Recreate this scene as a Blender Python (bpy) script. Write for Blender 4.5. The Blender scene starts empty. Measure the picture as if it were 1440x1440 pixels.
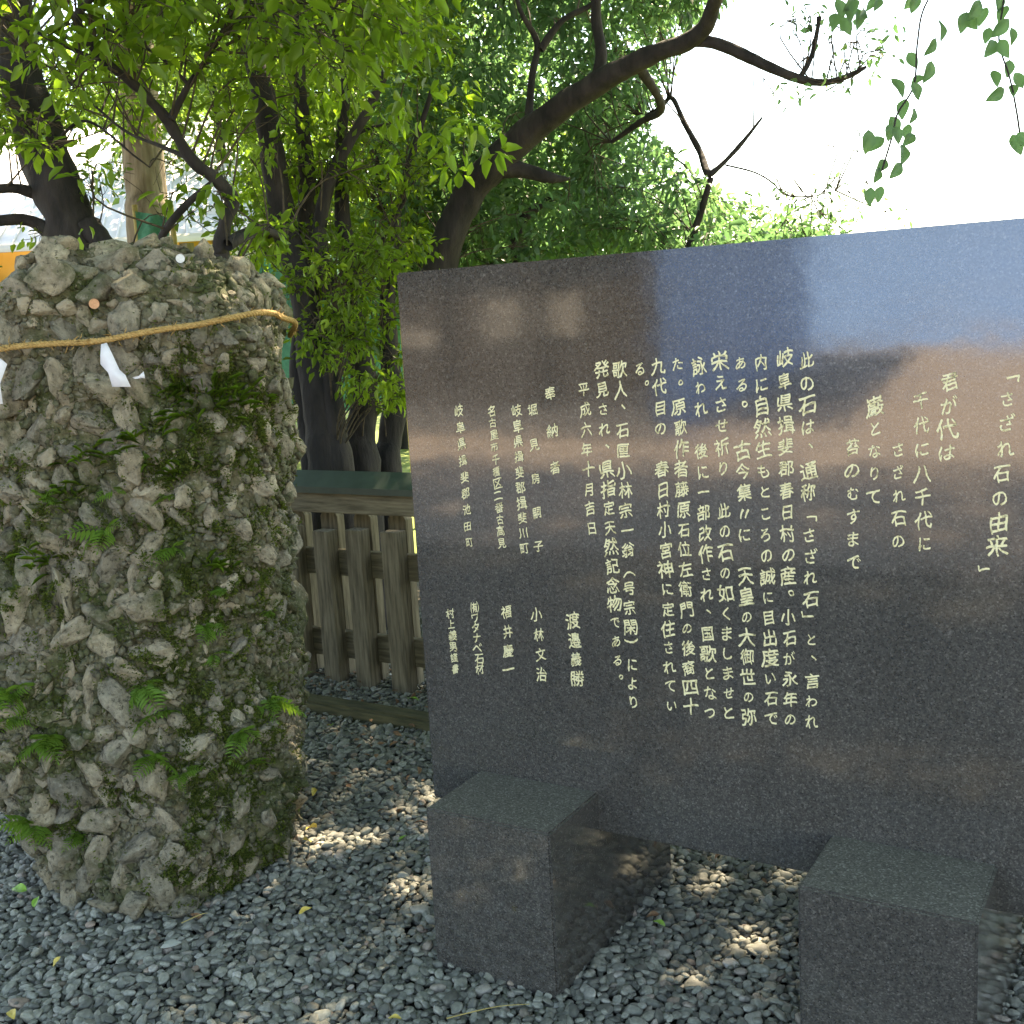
import bpy, bmesh, math, random
import numpy as np
from mathutils import Vector, Matrix, noise
from mathutils.bvhtree import BVHTree
random.seed(7)
RNG = np.random.default_rng(7)
S = bpy.context.scene
COL = S.collection

# ------------------------------------------------------------------ camera
YAW, PITCH, ROLL, FPX = -0.54705, 0.16766, -0.0579, 1590.5
CAM = np.array([1.6506, -2.2373, 1.5])
def _basis():
    f = np.array([math.sin(YAW)*math.cos(PITCH), math.cos(YAW)*math.cos(PITCH), -math.sin(PITCH)])
    r = np.array([math.cos(YAW), -math.sin(YAW), 0.0]); u = np.cross(r, f)
    return math.cos(ROLL)*r+math.sin(ROLL)*u, -math.sin(ROLL)*r+math.cos(ROLL)*u, f
CR, CU, CF = _basis()
cam = bpy.data.cameras.new('camera'); camo = bpy.data.objects.new('camera', cam); COL.objects.link(camo)
cam.sensor_width = 36; cam.sensor_fit = 'HORIZONTAL'; cam.lens = 36*FPX/1440
cam.clip_start = 0.05; cam.clip_end = 3000
camo.matrix_world = Matrix(((CR[0], CU[0], -CF[0], CAM[0]), (CR[1], CU[1], -CF[1], CAM[1]),
                            (CR[2], CU[2], -CF[2], CAM[2]), (0, 0, 0, 1)))
S.camera = camo

# ------------------------------------------------------------------ light
SUN_AZ, SUN_EL = -0.20, math.radians(52)        # azimuth from +Y towards +X
SUNV = np.array([math.sin(SUN_AZ)*math.cos(SUN_EL), math.cos(SUN_AZ)*math.cos(SUN_EL), math.sin(SUN_EL)])
w = bpy.data.worlds.new('World'); S.world = w; w.use_nodes = True
nt = w.node_tree; bg = nt.nodes['Background']
sky = nt.nodes.new('ShaderNodeTexSky'); sky.sky_type = 'NISHITA'; sky.sun_disc = False
sky.sun_elevation = SUN_EL; sky.sun_rotation = SUN_AZ
sky.air_density = 1.0; sky.dust_density = 0.4; sky.ozone_density = 1.0
nt.links.new(sky.outputs[0], bg.inputs[0]); bg.inputs[1].default_value = 0.15
sl = bpy.data.lights.new('sun', 'SUN'); sl.energy = 5.0; sl.angle = math.radians(0.5); sl.color = (1, 0.94, 0.84)
so = bpy.data.objects.new('sun', sl); COL.objects.link(so)
so.rotation_euler = Vector(SUNV).to_track_quat('Z', 'Y').to_euler()
S.view_settings.view_transform = 'Standard'; S.view_settings.look = 'None'
S.view_settings.exposure = 2.42; S.view_settings.use_white_balance = True; S.view_settings.white_balance_temperature = 8800; S.view_settings.white_balance_tint = 12; S.view_settings.gamma = 1.0; S.view_settings.use_curve_mapping = False
S.render.engine = 'CYCLES'
cy = S.cycles
cy.max_bounces = 7; cy.diffuse_bounces = 4; cy.glossy_bounces = 3; cy.transmission_bounces = 4
cy.transparent_max_bounces = 4; cy.caustics_reflective = False; cy.caustics_refractive = False
cy.sample_clamp_indirect = 6; cy.use_denoising = True

# ------------------------------------------------------------------ helpers
def ray(x, y): return CF + CR*(x-720)/FPX - CU*(y-720)/FPX
def at(x, y, d): return CAM + ray(x, y)*d                    # photo point at a distance along the view
def ground_at(x, y, z=0.0):
    d = ray(x, y); return CAM + d*((z-CAM[2])/d[2])
def slab_at(x, y):
    d = ray(x, y); return CAM + d*(-CAM[1]/d[1])
def to_px(P):
    d = P-CAM; z = d@CF
    return 720+FPX*(d@CR)/z, 720-FPX*(d@CU)/z, z

def tag(o, label=None, cat=None, group=None, kind=None):
    if label: o['label'] = label
    if cat: o['category'] = cat
    if group: o['group'] = group
    if kind: o['kind'] = kind
    return o
def empty(name, loc, label, cat, group=None):
    o = bpy.data.objects.new(name, None); COL.objects.link(o); o.location = tuple(float(v) for v in loc)
    o.empty_display_size = 0.1
    return tag(o, label, cat, group)
def link(name, me, parent=None, loc=None, world=True):
    """link a mesh; vertices are in world space unless loc is given"""
    o = bpy.data.objects.new(name, me); COL.objects.link(o)
    if parent is not None:
        o.parent = parent
        base = Vector(parent.location)
        if parent.parent: base = base + Vector(parent.parent.location)
        if loc is None: o.location = -base
        else: o.location = Vector(loc)-base
    elif loc is not None: o.location = loc
    return o
def mesh_np(name, V, faces, mat, smooth=False, attrs=None):
    """faces: list of (n,k) int arrays"""
    me = bpy.data.meshes.new(name)
    V = np.asarray(V, dtype=np.float32)
    me.vertices.add(len(V)); me.vertices.foreach_set('co', V.ravel())
    if not isinstance(faces, list): faces = [faces]
    loops = np.concatenate([f.ravel() for f in faces]).astype(np.int32)
    tot = np.concatenate([np.full(len(f), f.shape[1]) for f in faces]).astype(np.int32)
    st = np.concatenate([[0], np.cumsum(tot)[:-1]]).astype(np.int32)
    me.loops.add(len(loops)); me.loops.foreach_set('vertex_index', loops)
    me.polygons.add(len(tot)); me.polygons.foreach_set('loop_start', st)
    try: me.polygons.foreach_set('loop_total', tot)
    except Exception: pass
    if smooth: me.polygons.foreach_set('use_smooth', np.ones(len(tot), dtype=bool))
    for k, a in (attrs or {}).items():
        at_ = me.attributes.new(k, 'FLOAT', 'POINT'); at_.data.foreach_set('value', np.asarray(a, dtype=np.float32))
    me.update(calc_edges=True); me.materials.append(mat)
    return me
def mesh_bm(name, bm, mat, smooth=False):
    me = bpy.data.meshes.new(name); bm.to_mesh(me); bm.free(); me.materials.append(mat)
    if smooth:
        for p in me.polygons: p.use_smooth = True
    return me
def box_bm(bm, lo, hi, bev=0.0):
    r = bmesh.ops.create_cube(bm, size=1)
    vs = r['verts']
    for v in vs:
        v.co = Vector([lo[i]+(v.co[i]+.5)*(hi[i]-lo[i]) for i in range(3)])
    if bev:
        es = list({e for v in vs for e in v.link_edges})
        bmesh.ops.bevel(bm, geom=es, offset=bev, segments=2, affect='EDGES')
def box(name, lo, hi, mat, parent=None, bev=0.0):
    bm = bmesh.new(); box_bm(bm, lo, hi, bev); return link(name, mesh_bm(name, bm, mat), parent)

def mat(name):
    m = bpy.data.materials.new(name); m.use_nodes = True
    return m, m.node_tree, m.node_tree.nodes['Principled BSDF']
def N(nt, t, **kw):
    n = nt.nodes.new(t)
    for k, v in kw.items():
        if k in n.inputs: n.inputs[k].default_value = v
        else: setattr(n, k, v)
    return n
def ramp(nt, src, stops):
    r = nt.nodes.new('ShaderNodeValToRGB'); e = r.color_ramp.elements
    while len(e) < len(stops): e.new(0.5)
    for i, (p, c) in enumerate(stops):
        e[i].position = p; e[i].color = (c[0], c[1], c[2], 1) if not isinstance(c, (int, float)) else (c, c, c, 1)
    nt.links.new(src, r.inputs[0]); return r.outputs[0]
def mixc(nt, fac, a, b, mode='MIX'):
    m = nt.nodes.new('ShaderNodeMix'); m.data_type = 'RGBA'; m.blend_type = mode
    if isinstance(fac, (int, float)): m.inputs[0].default_value = fac
    else: nt.links.new(fac, m.inputs[0])
    for i, v in ((6, a), (7, b)):
        if isinstance(v, tuple): m.inputs[i].default_value = (v[0], v[1], v[2], 1)
        else: nt.links.new(v, m.inputs[i])
    return m.outputs[2]
def tex(nt, scale, kind='noise', coord='Object', detail=6, rough=0.6, stretch=None):
    tc = nt.nodes.new('ShaderNodeTexCoord'); src = tc.outputs[coord]
    if stretch:
        mp = nt.nodes.new('ShaderNodeMapping'); mp.inputs['Scale'].default_value = stretch
        nt.links.new(src, mp.inputs[0]); src = mp.outputs[0]
    if kind == 'noise':
        n = nt.nodes.new('ShaderNodeTexNoise'); n.inputs['Scale'].default_value = scale
        n.inputs['Detail'].default_value = detail; n.inputs['Roughness'].default_value = rough
        nt.links.new(src, n.inputs['Vector']); return n.outputs[0]
    n = nt.nodes.new('ShaderNodeTexVoronoi'); n.inputs['Scale'].default_value = scale
    nt.links.new(src, n.inputs['Vector']); return n.outputs['Color' if kind == 'cells' else 'Distance']
def bump(nt, bs, h, strength=0.5, dist=0.01):
    b = nt.nodes.new('ShaderNodeBump'); b.inputs['Strength'].default_value = strength; b.inputs['Distance'].default_value = dist
    nt.links.new(h, b.inputs['Height']); nt.links.new(b.outputs[0], bs.inputs['Normal']); return b

# ------------------------------------------------------------------ materials
def m_granite():
    m, t, b = mat('polished_black_granite')
    v = t.nodes.new('ShaderNodeSeparateColor'); t.links.new(tex(t, 330, 'cells'), v.inputs[0])
    c = ramp(t, v.outputs[0], [(0.0, (0.042, 0.0395, 0.036)), (0.5, (0.070, 0.066, 0.060)), (0.88, (0.096, 0.091, 0.083)), (1.0, (0.15, 0.143, 0.13))])
    c = mixc(t, ramp(t, tex(t, 90, detail=4, rough=.8), [(0.40, 0.5), (0.60, 0)]), c, (0.028, 0.028, 0.027))
    c = mixc(t, 1.0, c, ramp(t, tex(t, 2.2, detail=5, rough=.7, stretch=(1, 1, .5)), [(0.3, 0.80), (0.7, 1.20)]), 'MULTIPLY')
    n2 = tex(t, 700, detail=1); c = mixc(t, ramp(t, n2, [(0.74, 0), (0.80, 1)]), c, (0.30, 0.28, 0.25))
    t.links.new(c, b.inputs['Base Color'])
    b.inputs['Roughness'].default_value = 0.10
    t.links.new(ramp(t, tex(t, 3, stretch=(1, 1, 5)), [(0.3, 0.05), (0.75, 0.14)]), b.inputs['Roughness'])
    b.inputs['Specular IOR Level'].default_value = 1.0
    b.inputs['Coat Weight'].default_value = 0.36; b.inputs['Coat IOR'].default_value = 1.75; b.inputs['Coat Roughness'].default_value = 0.06
    bump(t, b, tex(t, 9, detail=2), 0.05, 0.01)
    return m
def m_granite_matte():
    m, t, b = mat('honed_dark_granite_top')
    v = t.nodes.new('ShaderNodeSeparateColor'); t.links.new(tex(t, 330, 'cells'), v.inputs[0])
    c = ramp(t, v.outputs[0], [(0.0, (0.075, 0.073, 0.060)), (0.5, (0.135, 0.125, 0.105)), (0.85, (0.17, 0.166, 0.138)), (1.0, (0.30, 0.295, 0.25))])
    t.links.new(c, b.inputs['Base Color']); b.inputs['Roughness'].default_value = 0.6; b.inputs['Specular IOR Level'].default_value = 0.25
    return m
def m_gold():
    m, t, b = mat('cream_gold_lettering_paint')
    n = tex(t, 75, detail=6, rough=.75)
    c = ramp(t, n, [(0.31, (0.10, 0.09, 0.06)), (0.40, (0.45, 0.40, 0.2)), (0.47, (0.78, 0.72, 0.42)), (0.8, (0.88, 0.84, 0.58))])
    t.links.new(c, b.inputs['Base Color']); b.inputs['Roughness'].default_value = 0.45
    return m
def m_stone(name, base, dark, mossy=0.25, scale=38):
    m, t, b = mat(name)
    g = t.nodes.new('ShaderNodeNewGeometry')
    oi = t.nodes.new('ShaderNodeObjectInfo')
    n = tex(t, scale, coord='Object', detail=8, rough=0.7)
    c = ramp(t, n, [(0.30, dark), (0.52, base), (0.70, tuple(min(1, x*1.55) for x in base))])
    v = ramp(t, oi.outputs['Random'], [(0.0, (0.62, 0.60, 0.55)), (0.35, (0.95, 0.92, 0.84)), (0.7, (1.05, 0.96, 0.82)), (1.0, (1.35, 1.28, 1.12))])
    c = mixc(t, 1.0, c, v, 'MULTIPLY')
    # lichen and moss lie where they grow: patches by position
    wp = t.nodes.new('ShaderNodeTexNoise'); wp.inputs['Scale'].default_value = 5.0; wp.inputs['Detail'].default_value = 8; wp.inputs['Roughness'].default_value = .7
    t.links.new(g.outputs['Position'], wp.inputs['Vector'])
    mk = ramp(t, wp.outputs[0], [(0.60-mossy*0.5, 0), (0.72-mossy*0.3, 1)])
    c = mixc(t, mk, c, (0.05, 0.066, 0.012))
    fine = t.nodes.new('ShaderNodeTexNoise'); fine.inputs['Scale'].default_value = 55; fine.inputs['Detail'].default_value = 5; fine.inputs['Roughness'].default_value = .75
    t.links.new(g.outputs['Position'], fine.inputs['Vector'])
    c = mixc(t, ramp(t, fine.outputs[0], [(0.55, 0), (0.68, 0.6)]), c, (0.40, 0.37, 0.29))
    c = mixc(t, ramp(t, fine.outputs[0], [(0.36, 0.8), (0.45, 0)]), c, (0.03, 0.028, 0.016))
    t.links.new(c, b.inputs['Base Color']); b.inputs['Roughness'].default_value = 0.85
    bump(t, b, fine.outputs[0], 1.0, 0.012)
    return m
def m_pebble():
    m, t, b = mat('river_pebble')
    oi = t.nodes.new('ShaderNodeObjectInfo')
    c = ramp(t, oi.outputs['Random'], [(0.0, (0.09, 0.094, 0.080)), (0.3, (0.165, 0.17, 0.142)), (0.55, (0.225, 0.23, 0.19)),
        (0.80, (0.30, 0.305, 0.255)), (0.93, (0.30, 0.30, 0.26)), (0.965, (0.28, 0.20, 0.15)), (1.0, (0.45, 0.45, 0.41))])
    n = tex(t, 1.6, detail=6)
    c = mixc(t, 1.0, c, ramp(t, n, [(0.3, 0.65), (0.7, 1.25)]), 'MULTIPLY')
    t.links.new(c, b.inputs['Base Color']); b.inputs['Roughness'].default_value = 0.62
    return m
def m_noise(name, a, b_, scale=8, rough=0.9, bmp=0.4, bd=0.01, stretch=None, detail=8, lo=.35, hi=.65):
    m, t, b = mat(name)
    n = tex(t, scale, detail=detail, stretch=stretch)
    t.links.new(ramp(t, n, [(lo, a), (hi, b_)]), b.inputs['Base Color'])
    b.inputs['Roughness'].default_value = rough
    if bmp: bump(t, b, n, bmp, bd)
    return m
def m_leaf(name, dark, light, trans, tw=0.5, rough=0.42):
    m, t, b = mat(name)
    a = t.nodes.new('ShaderNodeAttribute'); a.attribute_name = 'tint'
    oi = t.nodes.new('ShaderNodeObjectInfo')
    ad = t.nodes.new('ShaderNodeMath'); ad.operation = 'ADD'
    t.links.new(a.outputs['Fac'], ad.inputs[0]); ad.inputs[1].default_value = 0.0
    c = ramp(t, ad.outputs[0], [(0.0, dark), (0.75, light), (1.0, tuple(x*1.25 for x in light))])
    t.links.new(c, b.inputs['Base Color']); b.inputs['Roughness'].default_value = rough
    b.inputs['Specular IOR Level'].default_value = 0.4
    tr = t.nodes.new('ShaderNodeBsdfTranslucent')
    ct = ramp(t, ad.outputs[0], [(0.0, tuple(x*.55 for x in trans)), (0.7, trans), (1.0, (trans[0]*1.3, trans[1]*1.15, trans[2]))])
    t.links.new(ct, tr.inputs[0])
    mx = t.nodes.new('ShaderNodeMixShader'); mx.inputs[0].default_value = tw
    out = t.nodes['Material Output']
    t.links.new(b.outputs[0], mx.inputs[1]); t.links.new(tr.outputs[0], mx.inputs[2]); t.links.new(mx.outputs[0], out.inputs[0])
    return m
M = dict(
  granite=m_granite(), honed=m_granite_matte(), gold=m_gold(),
  body=m_stone('conglomerate_matrix', (0.19, 0.175, 0.125), (0.035, 0.031, 0.020), 0.44, 14),
  stone=m_stone('embedded_limestone', (0.29, 0.27, 0.215), (0.115, 0.106, 0.08), 0.16, 1.6),
  small=m_stone('embedded_small_stones', (0.27, 0.25, 0.19), (0.075, 0.068, 0.045), 0.42, 20),
  moss=m_leaf('moss', (0.04, 0.062, 0.010), (0.105, 0.14, 0.022), (0.13, 0.19, 0.02), 0.3, 0.9),
  fern=m_leaf('fern_frond_green', (0.05, 0.11, 0.018), (0.12, 0.23, 0.035), (0.20, 0.38, 0.045), 0.45),
  pebble=m_pebble(),
  soil=m_noise('damp_soil', (0.03, 0.028, 0.022), (0.075, 0.07, 0.055), 30),
  litter=m_noise('leaf_litter_ground', (0.035, 0.03, 0.02), (0.12, 0.10, 0.06), 25),
  lawn=m_noise('mown_lawn', (0.10, 0.15, 0.02), (0.19, 0.24, 0.04), 3, bmp=.6),
  court=m_noise('raked_pinkish_sand', (0.34, 0.27, 0.22), (0.45, 0.37, 0.31), 2.5),
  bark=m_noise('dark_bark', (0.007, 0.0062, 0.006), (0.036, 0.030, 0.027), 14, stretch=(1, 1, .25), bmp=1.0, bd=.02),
  barkpale=m_noise('cedar_bark', (0.12, 0.085, 0.05), (0.30, 0.24, 0.16), 18, stretch=(1, 1, .08), bmp=1.0, bd=.02),
  twig=m_noise('twig_bark', (0.03, 0.024, 0.016), (0.09, 0.07, 0.045), 30, bmp=0),
  leafnear=m_leaf('glossy_young_leaf', (0.05, 0.09, 0.012), (0.11, 0.17, 0.022), (0.27, 0.50, 0.04), 0.58),
  leafmid=m_leaf('evergreen_leaf', (0.035, 0.07, 0.014), (0.09, 0.14, 0.02), (0.27, 0.47, 0.04), 0.58),
  leafblue=m_leaf('broadleaf_cool_green', (0.035, 0.08, 0.04), (0.08, 0.15, 0.08), (0.17, 0.36, 0.13), 0.5),
  leaffar=m_leaf('distant_leaf', (0.05, 0.08, 0.02), (0.11, 0.15, 0.03), (0.20, 0.36, 0.06), 0.5),
  yleaf=m_noise('yellowed_leaf', (0.55, 0.38, 0.06), (0.65, 0.52, 0.14), 60, rough=.6, bmp=0),
  gleaf=m_noise('fresh_green_leaf', (0.14, 0.30, 0.04), (0.22, 0.42, 0.06), 60, rough=.5, bmp=0),
  bleaf=m_noise('brown_dead_leaf', (0.14, 0.07, 0.035), (0.30, 0.17, 0.09), 60, rough=.8, bmp=0),
  wood=m_noise('weathered_timber', (0.085, 0.073, 0.046), (0.23, 0.20, 0.135), 12, stretch=(6, 6, .5), bmp=.6, bd=.004),
  woodx=m_noise('weathered_rail_timber', (0.11, 0.095, 0.06), (0.27, 0.235, 0.155), 12, stretch=(.5, 6, 6), bmp=.6, bd=.004),
  edging=m_noise('mossy_timber_edging', (0.04, 0.045, 0.02), (0.13, 0.12, 0.06), 14, stretch=(.5, 4, 4), bmp=.8, bd=.01),
  cap=m_noise('dark_green_copper_sheet', (0.018, 0.038, 0.027), (0.034, 0.062, 0.045), 9, rough=.5, bmp=.1),
  rope=m_noise('straw_rope', (0.30, 0.18, 0.055), (0.58, 0.38, 0.14), 120, rough=.85, bmp=.8, bd=.003, stretch=(1, 1, 3)),
  paper=m_noise('white_paper', (0.68, 0.68, 0.70), (0.80, 0.80, 0.82), 20, rough=.8, bmp=.2),
  copper=m_noise('copper_coin', (0.50, 0.24, 0.12), (0.65, 0.34, 0.18), 200, rough=.35, bmp=.2),
  silver=m_noise('silver_coin', (0.55, 0.57, 0.55), (0.70, 0.72, 0.70), 200, rough=.3, bmp=.2),
  roof=m_noise('pale_sheet_roof', (0.66, 0.66, 0.66), (0.76, 0.76, 0.76), 4, rough=.5, bmp=.1),
  orange=m_noise('orange_render', (0.66, 0.34, 0.05), (0.72, 0.40, 0.08), 3, rough=.9, bmp=.1),
  net=m_noise('green_net_cloth', (0.04, 0.20, 0.12), (0.07, 0.28, 0.17), 40, rough=.8, bmp=.3),
  bamboo=m_noise('bamboo', (0.30, 0.24, 0.08), (0.45, 0.36, 0.14), 20, bmp=.2),
  darkwood=m_noise('dark_stained_boards', (0.025, 0.018, 0.012), (0.05, 0.038, 0.028), 10, bmp=.3),
  plaster=m_noise('white_plaster', (0.62, 0.60, 0.56), (0.72, 0.70, 0.66), 5, bmp=.1),
  edge=m_noise('worn_edge_highlight', (0.26, 0.255, 0.23), (0.48, 0.47, 0.43), 60, rough=.5, bmp=0),  # worn matte chamfers, lightened so the edge highlight sits in the colour
  paneldim=m_noise('weathered_board_panel', (0.20, 0.19, 0.17), (0.28, 0.26, 0.24), 5, bmp=.1),
  bluereflect=m_noise('added_blue_reflector', (0.19, 0.38, 0.78), (0.22, 0.42, 0.80), 1.5, rough=.5, bmp=.1),  # for the added, unseen blue surfaces that tint the slab's reflection
  tile=m_noise('grey_roof_tile', (0.07, 0.07, 0.075), (0.12, 0.12, 0.125), 8, bmp=.3),
)

# ------------------------------------------------------------------ setting
def sheet(name, x0, x1, y0, y1, z, m, amp=0, n=2):
    xs = np.linspace(x0, x1, n); ys = np.linspace(y0, y1, n)
    X, Y = np.meshgrid(xs, ys); Z = np.full_like(X, z)
    if amp:
        for i in range(n):
            for j in range(n): Z[i, j] += amp*noise.noise(Vector((X[i, j]*.6, Y[i, j]*.6, 3)))
    V = np.stack([X, Y, Z], -1).reshape(-1, 3)
    i = np.arange((n-1)*(n-1)); r, c = i//(n-1), i % (n-1); a = r*n+c
    return tag(link(name, mesh_np(name, V, np.stack([a, a+1, a+n+1, a+n], 1), m, True)), kind='structure')
sheet('ground', -1200, 1200, -1200, 1200, -0.035, M['soil'])
sheet('lawn', -60, 60, 3.2, 90, -0.012, M['lawn'])
sheet('courtyard', -40, 40, -60, -4.2, -0.014, M['court'])
sheet('soil_bed', -9, 7, 1.14, 3.25, -0.02, M['litter'], .01, 40)

# ------------------------------------------------------------------ gravel of real pebbles
def gravel():
    pts = []; rows = []
    for layer, (sp, z0) in enumerate(((0.021, -0.012), (0.0245, -0.001))):
        xs = np.arange(-2.9, 3.4, sp); ys = np.arange(-1.9, 3.0, sp*.87)
        X, Y = np.meshgrid(xs, ys); X = X + (np.arange(len(ys)) % 2)[:, None]*sp/2
        P = np.stack([X.ravel(), Y.ravel(), np.zeros(X.size)], 1)
        P[:, :2] += RNG.normal(0, sp*.22, (len(P), 2))
        P[:, 2] = z0 + RNG.uniform(-.004, .004, len(P))
        px, py, z = to_px(P)
        keep = (z > .6) & (px > -250) & (px < 1700) & (py < 1650) & (P[:, 1] < 2.6)
        if layer == 1: keep &= RNG.random(len(P)) < 0.93
        pts.append(P[keep])
    P = np.concatenate(pts); n = len(P)
    P[:, 2] += np.array([.012*noise.noise(Vector((p[0]*2.3, p[1]*2.3, 0))) for p in P])
    me = bpy.data.meshes.new('gravel'); me.vertices.add(n); me.vertices.foreach_set('co', P.astype(np.float32).ravel())
    s = np.exp(RNG.normal(0, .23, n))*.0112
    far = P[:, 1] > 1.0
    s[far] *= .9
    sc = np.stack([s*RNG.uniform(.95, 1.35, n), s*RNG.uniform(.7, 1.0, n), s*RNG.uniform(.40, .68, n)], 1)
    ro = np.stack([RNG.normal(0, .30, n), RNG.normal(0, .30, n), RNG.uniform(0, 6.28, n)], 1)
    for k, a in (('psc', sc), ('prot', ro)):
        at_ = me.attributes.new(k, 'FLOAT_VECTOR', 'POINT'); at_.data.foreach_set('vector', a.astype(np.float32).ravel())
    me.materials.append(M['pebble']); me.update()
    o = link('gravel', me); tag(o, 'blue-grey rounded river pebbles covering the ground', 'gravel', kind='stuff')
    ng = bpy.data.node_groups.new('pebble_scatter', 'GeometryNodeTree')
    ng.interface.new_socket('Geometry', in_out='INPUT', socket_type='NodeSocketGeometry')
    ng.interface.new_socket('Geometry', in_out='OUTPUT', socket_type='NodeSocketGeometry')
    L = ng.links.new; gi = ng.nodes.new('NodeGroupInput'); go = ng.nodes.new('NodeGroupOutput')
    g2i = ng.nodes.new('GeometryNodeGeometryToInstance')
    for k in range(4):
        ic = ng.nodes.new('GeometryNodeMeshIcoSphere'); ic.inputs['Radius'].default_value = 1; ic.inputs['Subdivisions'].default_value = 3
        sp_ = ng.nodes.new('GeometryNodeSetPosition'); nz = ng.nodes.new('ShaderNodeTexNoise')
        nz.inputs['Scale'].default_value = .75; nz.inputs['Detail'].default_value = 1
        pos = ng.nodes.new('GeometryNodeInputPosition'); ad = ng.nodes.new('ShaderNodeVectorMath'); ad.operation = 'ADD'
        ad.inputs[1].default_value = (k*7.3, k*3.1, k*5.7)
        L(pos.outputs[0], ad.inputs[0]); L(ad.outputs[0], nz.inputs['Vector'])
        sb = ng.nodes.new('ShaderNodeVectorMath'); sb.operation = 'SUBTRACT'; sb.inputs[1].default_value = (.5, .5, .5)
        ml = ng.nodes.new('ShaderNodeVectorMath'); ml.operation = 'SCALE'; ml.inputs['Scale'].default_value = 1.05
        L(nz.outputs['Color'], sb.inputs[0]); L(sb.outputs[0], ml.inputs[0])
        L(ic.outputs[0], sp_.inputs['Geometry']); L(ml.outputs[0], sp_.inputs['Offset'])
        sh = ng.nodes.new('GeometryNodeSetShadeSmooth'); L(sp_.outputs[0], sh.inputs[0])
        sm = ng.nodes.new('GeometryNodeSetMaterial'); sm.inputs['Material'].default_value = M['pebble']
        L(sh.outputs[0], sm.inputs[0]); L(sm.outputs[0], g2i.inputs[0])
    iop = ng.nodes.new('GeometryNodeInstanceOnPoints'); iop.inputs['Pick Instance'].default_value = True
    L(gi.outputs[0], iop.inputs['Points']); L(g2i.outputs[0], iop.inputs['Instance'])
    for nm, sk in (('psc', 'Scale'), ('prot', 'Rotation')):
        na = ng.nodes.new('GeometryNodeInputNamedAttribute'); na.data_type = 'FLOAT_VECTOR'; na.inputs[0].default_value = nm
        L(na.outputs[0], iop.inputs[sk])
    L(iop.outputs[0], go.inputs[0])
    md = o.modifiers.new('pebbles', 'NODES'); md.node_group = ng
    return n
NPEB = gravel()

# ------------------------------------------------------------------ monument
H, B, T = 1.627, 0.294, 0.17
mon = empty('stone_monument', (0.75, 0.08, 0), 'polished black granite monument slab carved with gold Japanese writing', 'monument')
def chamfer(me, idx):
    for p in me.polygons:
        if max(abs(c) for c in p.normal) < .985: p.material_index = idx
sb = box('slab', (0, 0, B), (1.51, T, H), M['granite'], mon, 0.005); sb.data.materials.append(M['edge']); chamfer(sb.data, 1)
for a, b_ in ((0.149, 0.480), (1.029, 1.356)):
    bm = bmesh.new(); box_bm(bm, (a, -.238, -.12), (b_, .412, .392), .005)
    # the slab stands in a notch of the block
    bmn = bmesh.new(); box_bm(bmn, (a-.1, .001, .292), (b_+.1, T+.002, .6))
    me = mesh_bm('support_block', bm, M['granite']); me.materials.append(M['honed']); me.materials.append(M['edge'])
    cut = bpy.data.objects.new('cut', mesh_bm('cut', bmn, M['granite'])); COL.objects.link(cut)
    o = link('support_block', me, mon)
    md = o.modifiers.new('b', 'BOOLEAN'); md.object = cut; md.solver = 'EXACT'
    cut.matrix_world = Matrix.Identity(4)
    bpy.context.view_layer.update()
    me2 = bpy.data.meshes.new_from_object(o.evaluated_get(bpy.context.evaluated_depsgraph_get()))
    o.modifiers.clear(); o.data = me2
    bpy.data.objects.remove(cut)
    for p in me2.polygons:
        if p.normal.z > .9 and p.center.z > .38: p.material_index = 1
    chamfer(me2, 2)

COLS = [  # writing, first and last character centre in the photo, size factor
 ('「さざれ石の由来', (1420, 524), (1402, 767), .92), ('」', (1388, 805), (1388, 806), .7),
 ('君が代は', (1335, 536), (1331, 636), .92), ('千代に八千代に', (1296, 563), (1299, 764), .86),
 ('さざれ石の', (1264, 631), (1263, 760), .86), ('巌となりて', (1230, 570), (1229, 697), .9),
 ('苔のむすまで', (1198, 628), (1200, 790), .86),
 ('此の石は、通称「さざれ石」と、言われ', (1135, 506), (1142, 1014), .9),
 ('岐阜県揖斐郡春日村の産。小石が永年の', (1103, 503), (1112, 1011), .9),
 ('内に自然生もところの誠に目出度い石で', (1070, 509), (1085, 1009), .9),
 ('ある。　古今集〃に　天皇の大御世の弥', (1042, 510), (1053, 1007), .9),
 ('栄えさせ祈り　此の石の如くましませと', (1013, 507), (1025, 1002), .9),
 ('詠われ　後に一部改作され、国歌となつ', (983, 514), (999, 1001), .9),
 ('た。原歌作者藤原石位左衛門の後裔四十', (953, 512), (971, 992), .9),
 ('九代目の　春日村小宮神に定住されてい', (926, 514), (944, 991), .9),
 ('る。', (900, 518), (907, 542), .95),
 ('歌人、石厘小林宗一翁（号宗閑）により', (872, 518), (891, 987), .9),
 ('発見され、県指定天然記念物である。', (846, 518), (870, 954), .9),
 ('平成六年十月吉日', (821, 547), (832, 742), .82),
 ('奉納者', (774, 552), (780, 657), .42), ('堀見房嗣子', (749, 576), (757, 767), .36),
 ('岐阜県揖斐郡揖斐川町', (727, 577), (737, 770), .86), ('名古屋市千種区二番古高見', (692, 577), (706, 763), .95),
 ('岐阜県揖斐郡池田町', (646, 577), (660, 762), .74),
 ('渡邉義勝', (805, 872), (812, 953), .86), ('小林文治', (755, 864), (762, 947), .82),
 ('福井慶一', (713, 860), (715, 941), .82), ('㈲ワタナベ石材', (667, 853), (675, 940), 1.15),
 ('村上義男謹書', (634, 862), (640, 940), .95),
]
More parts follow.
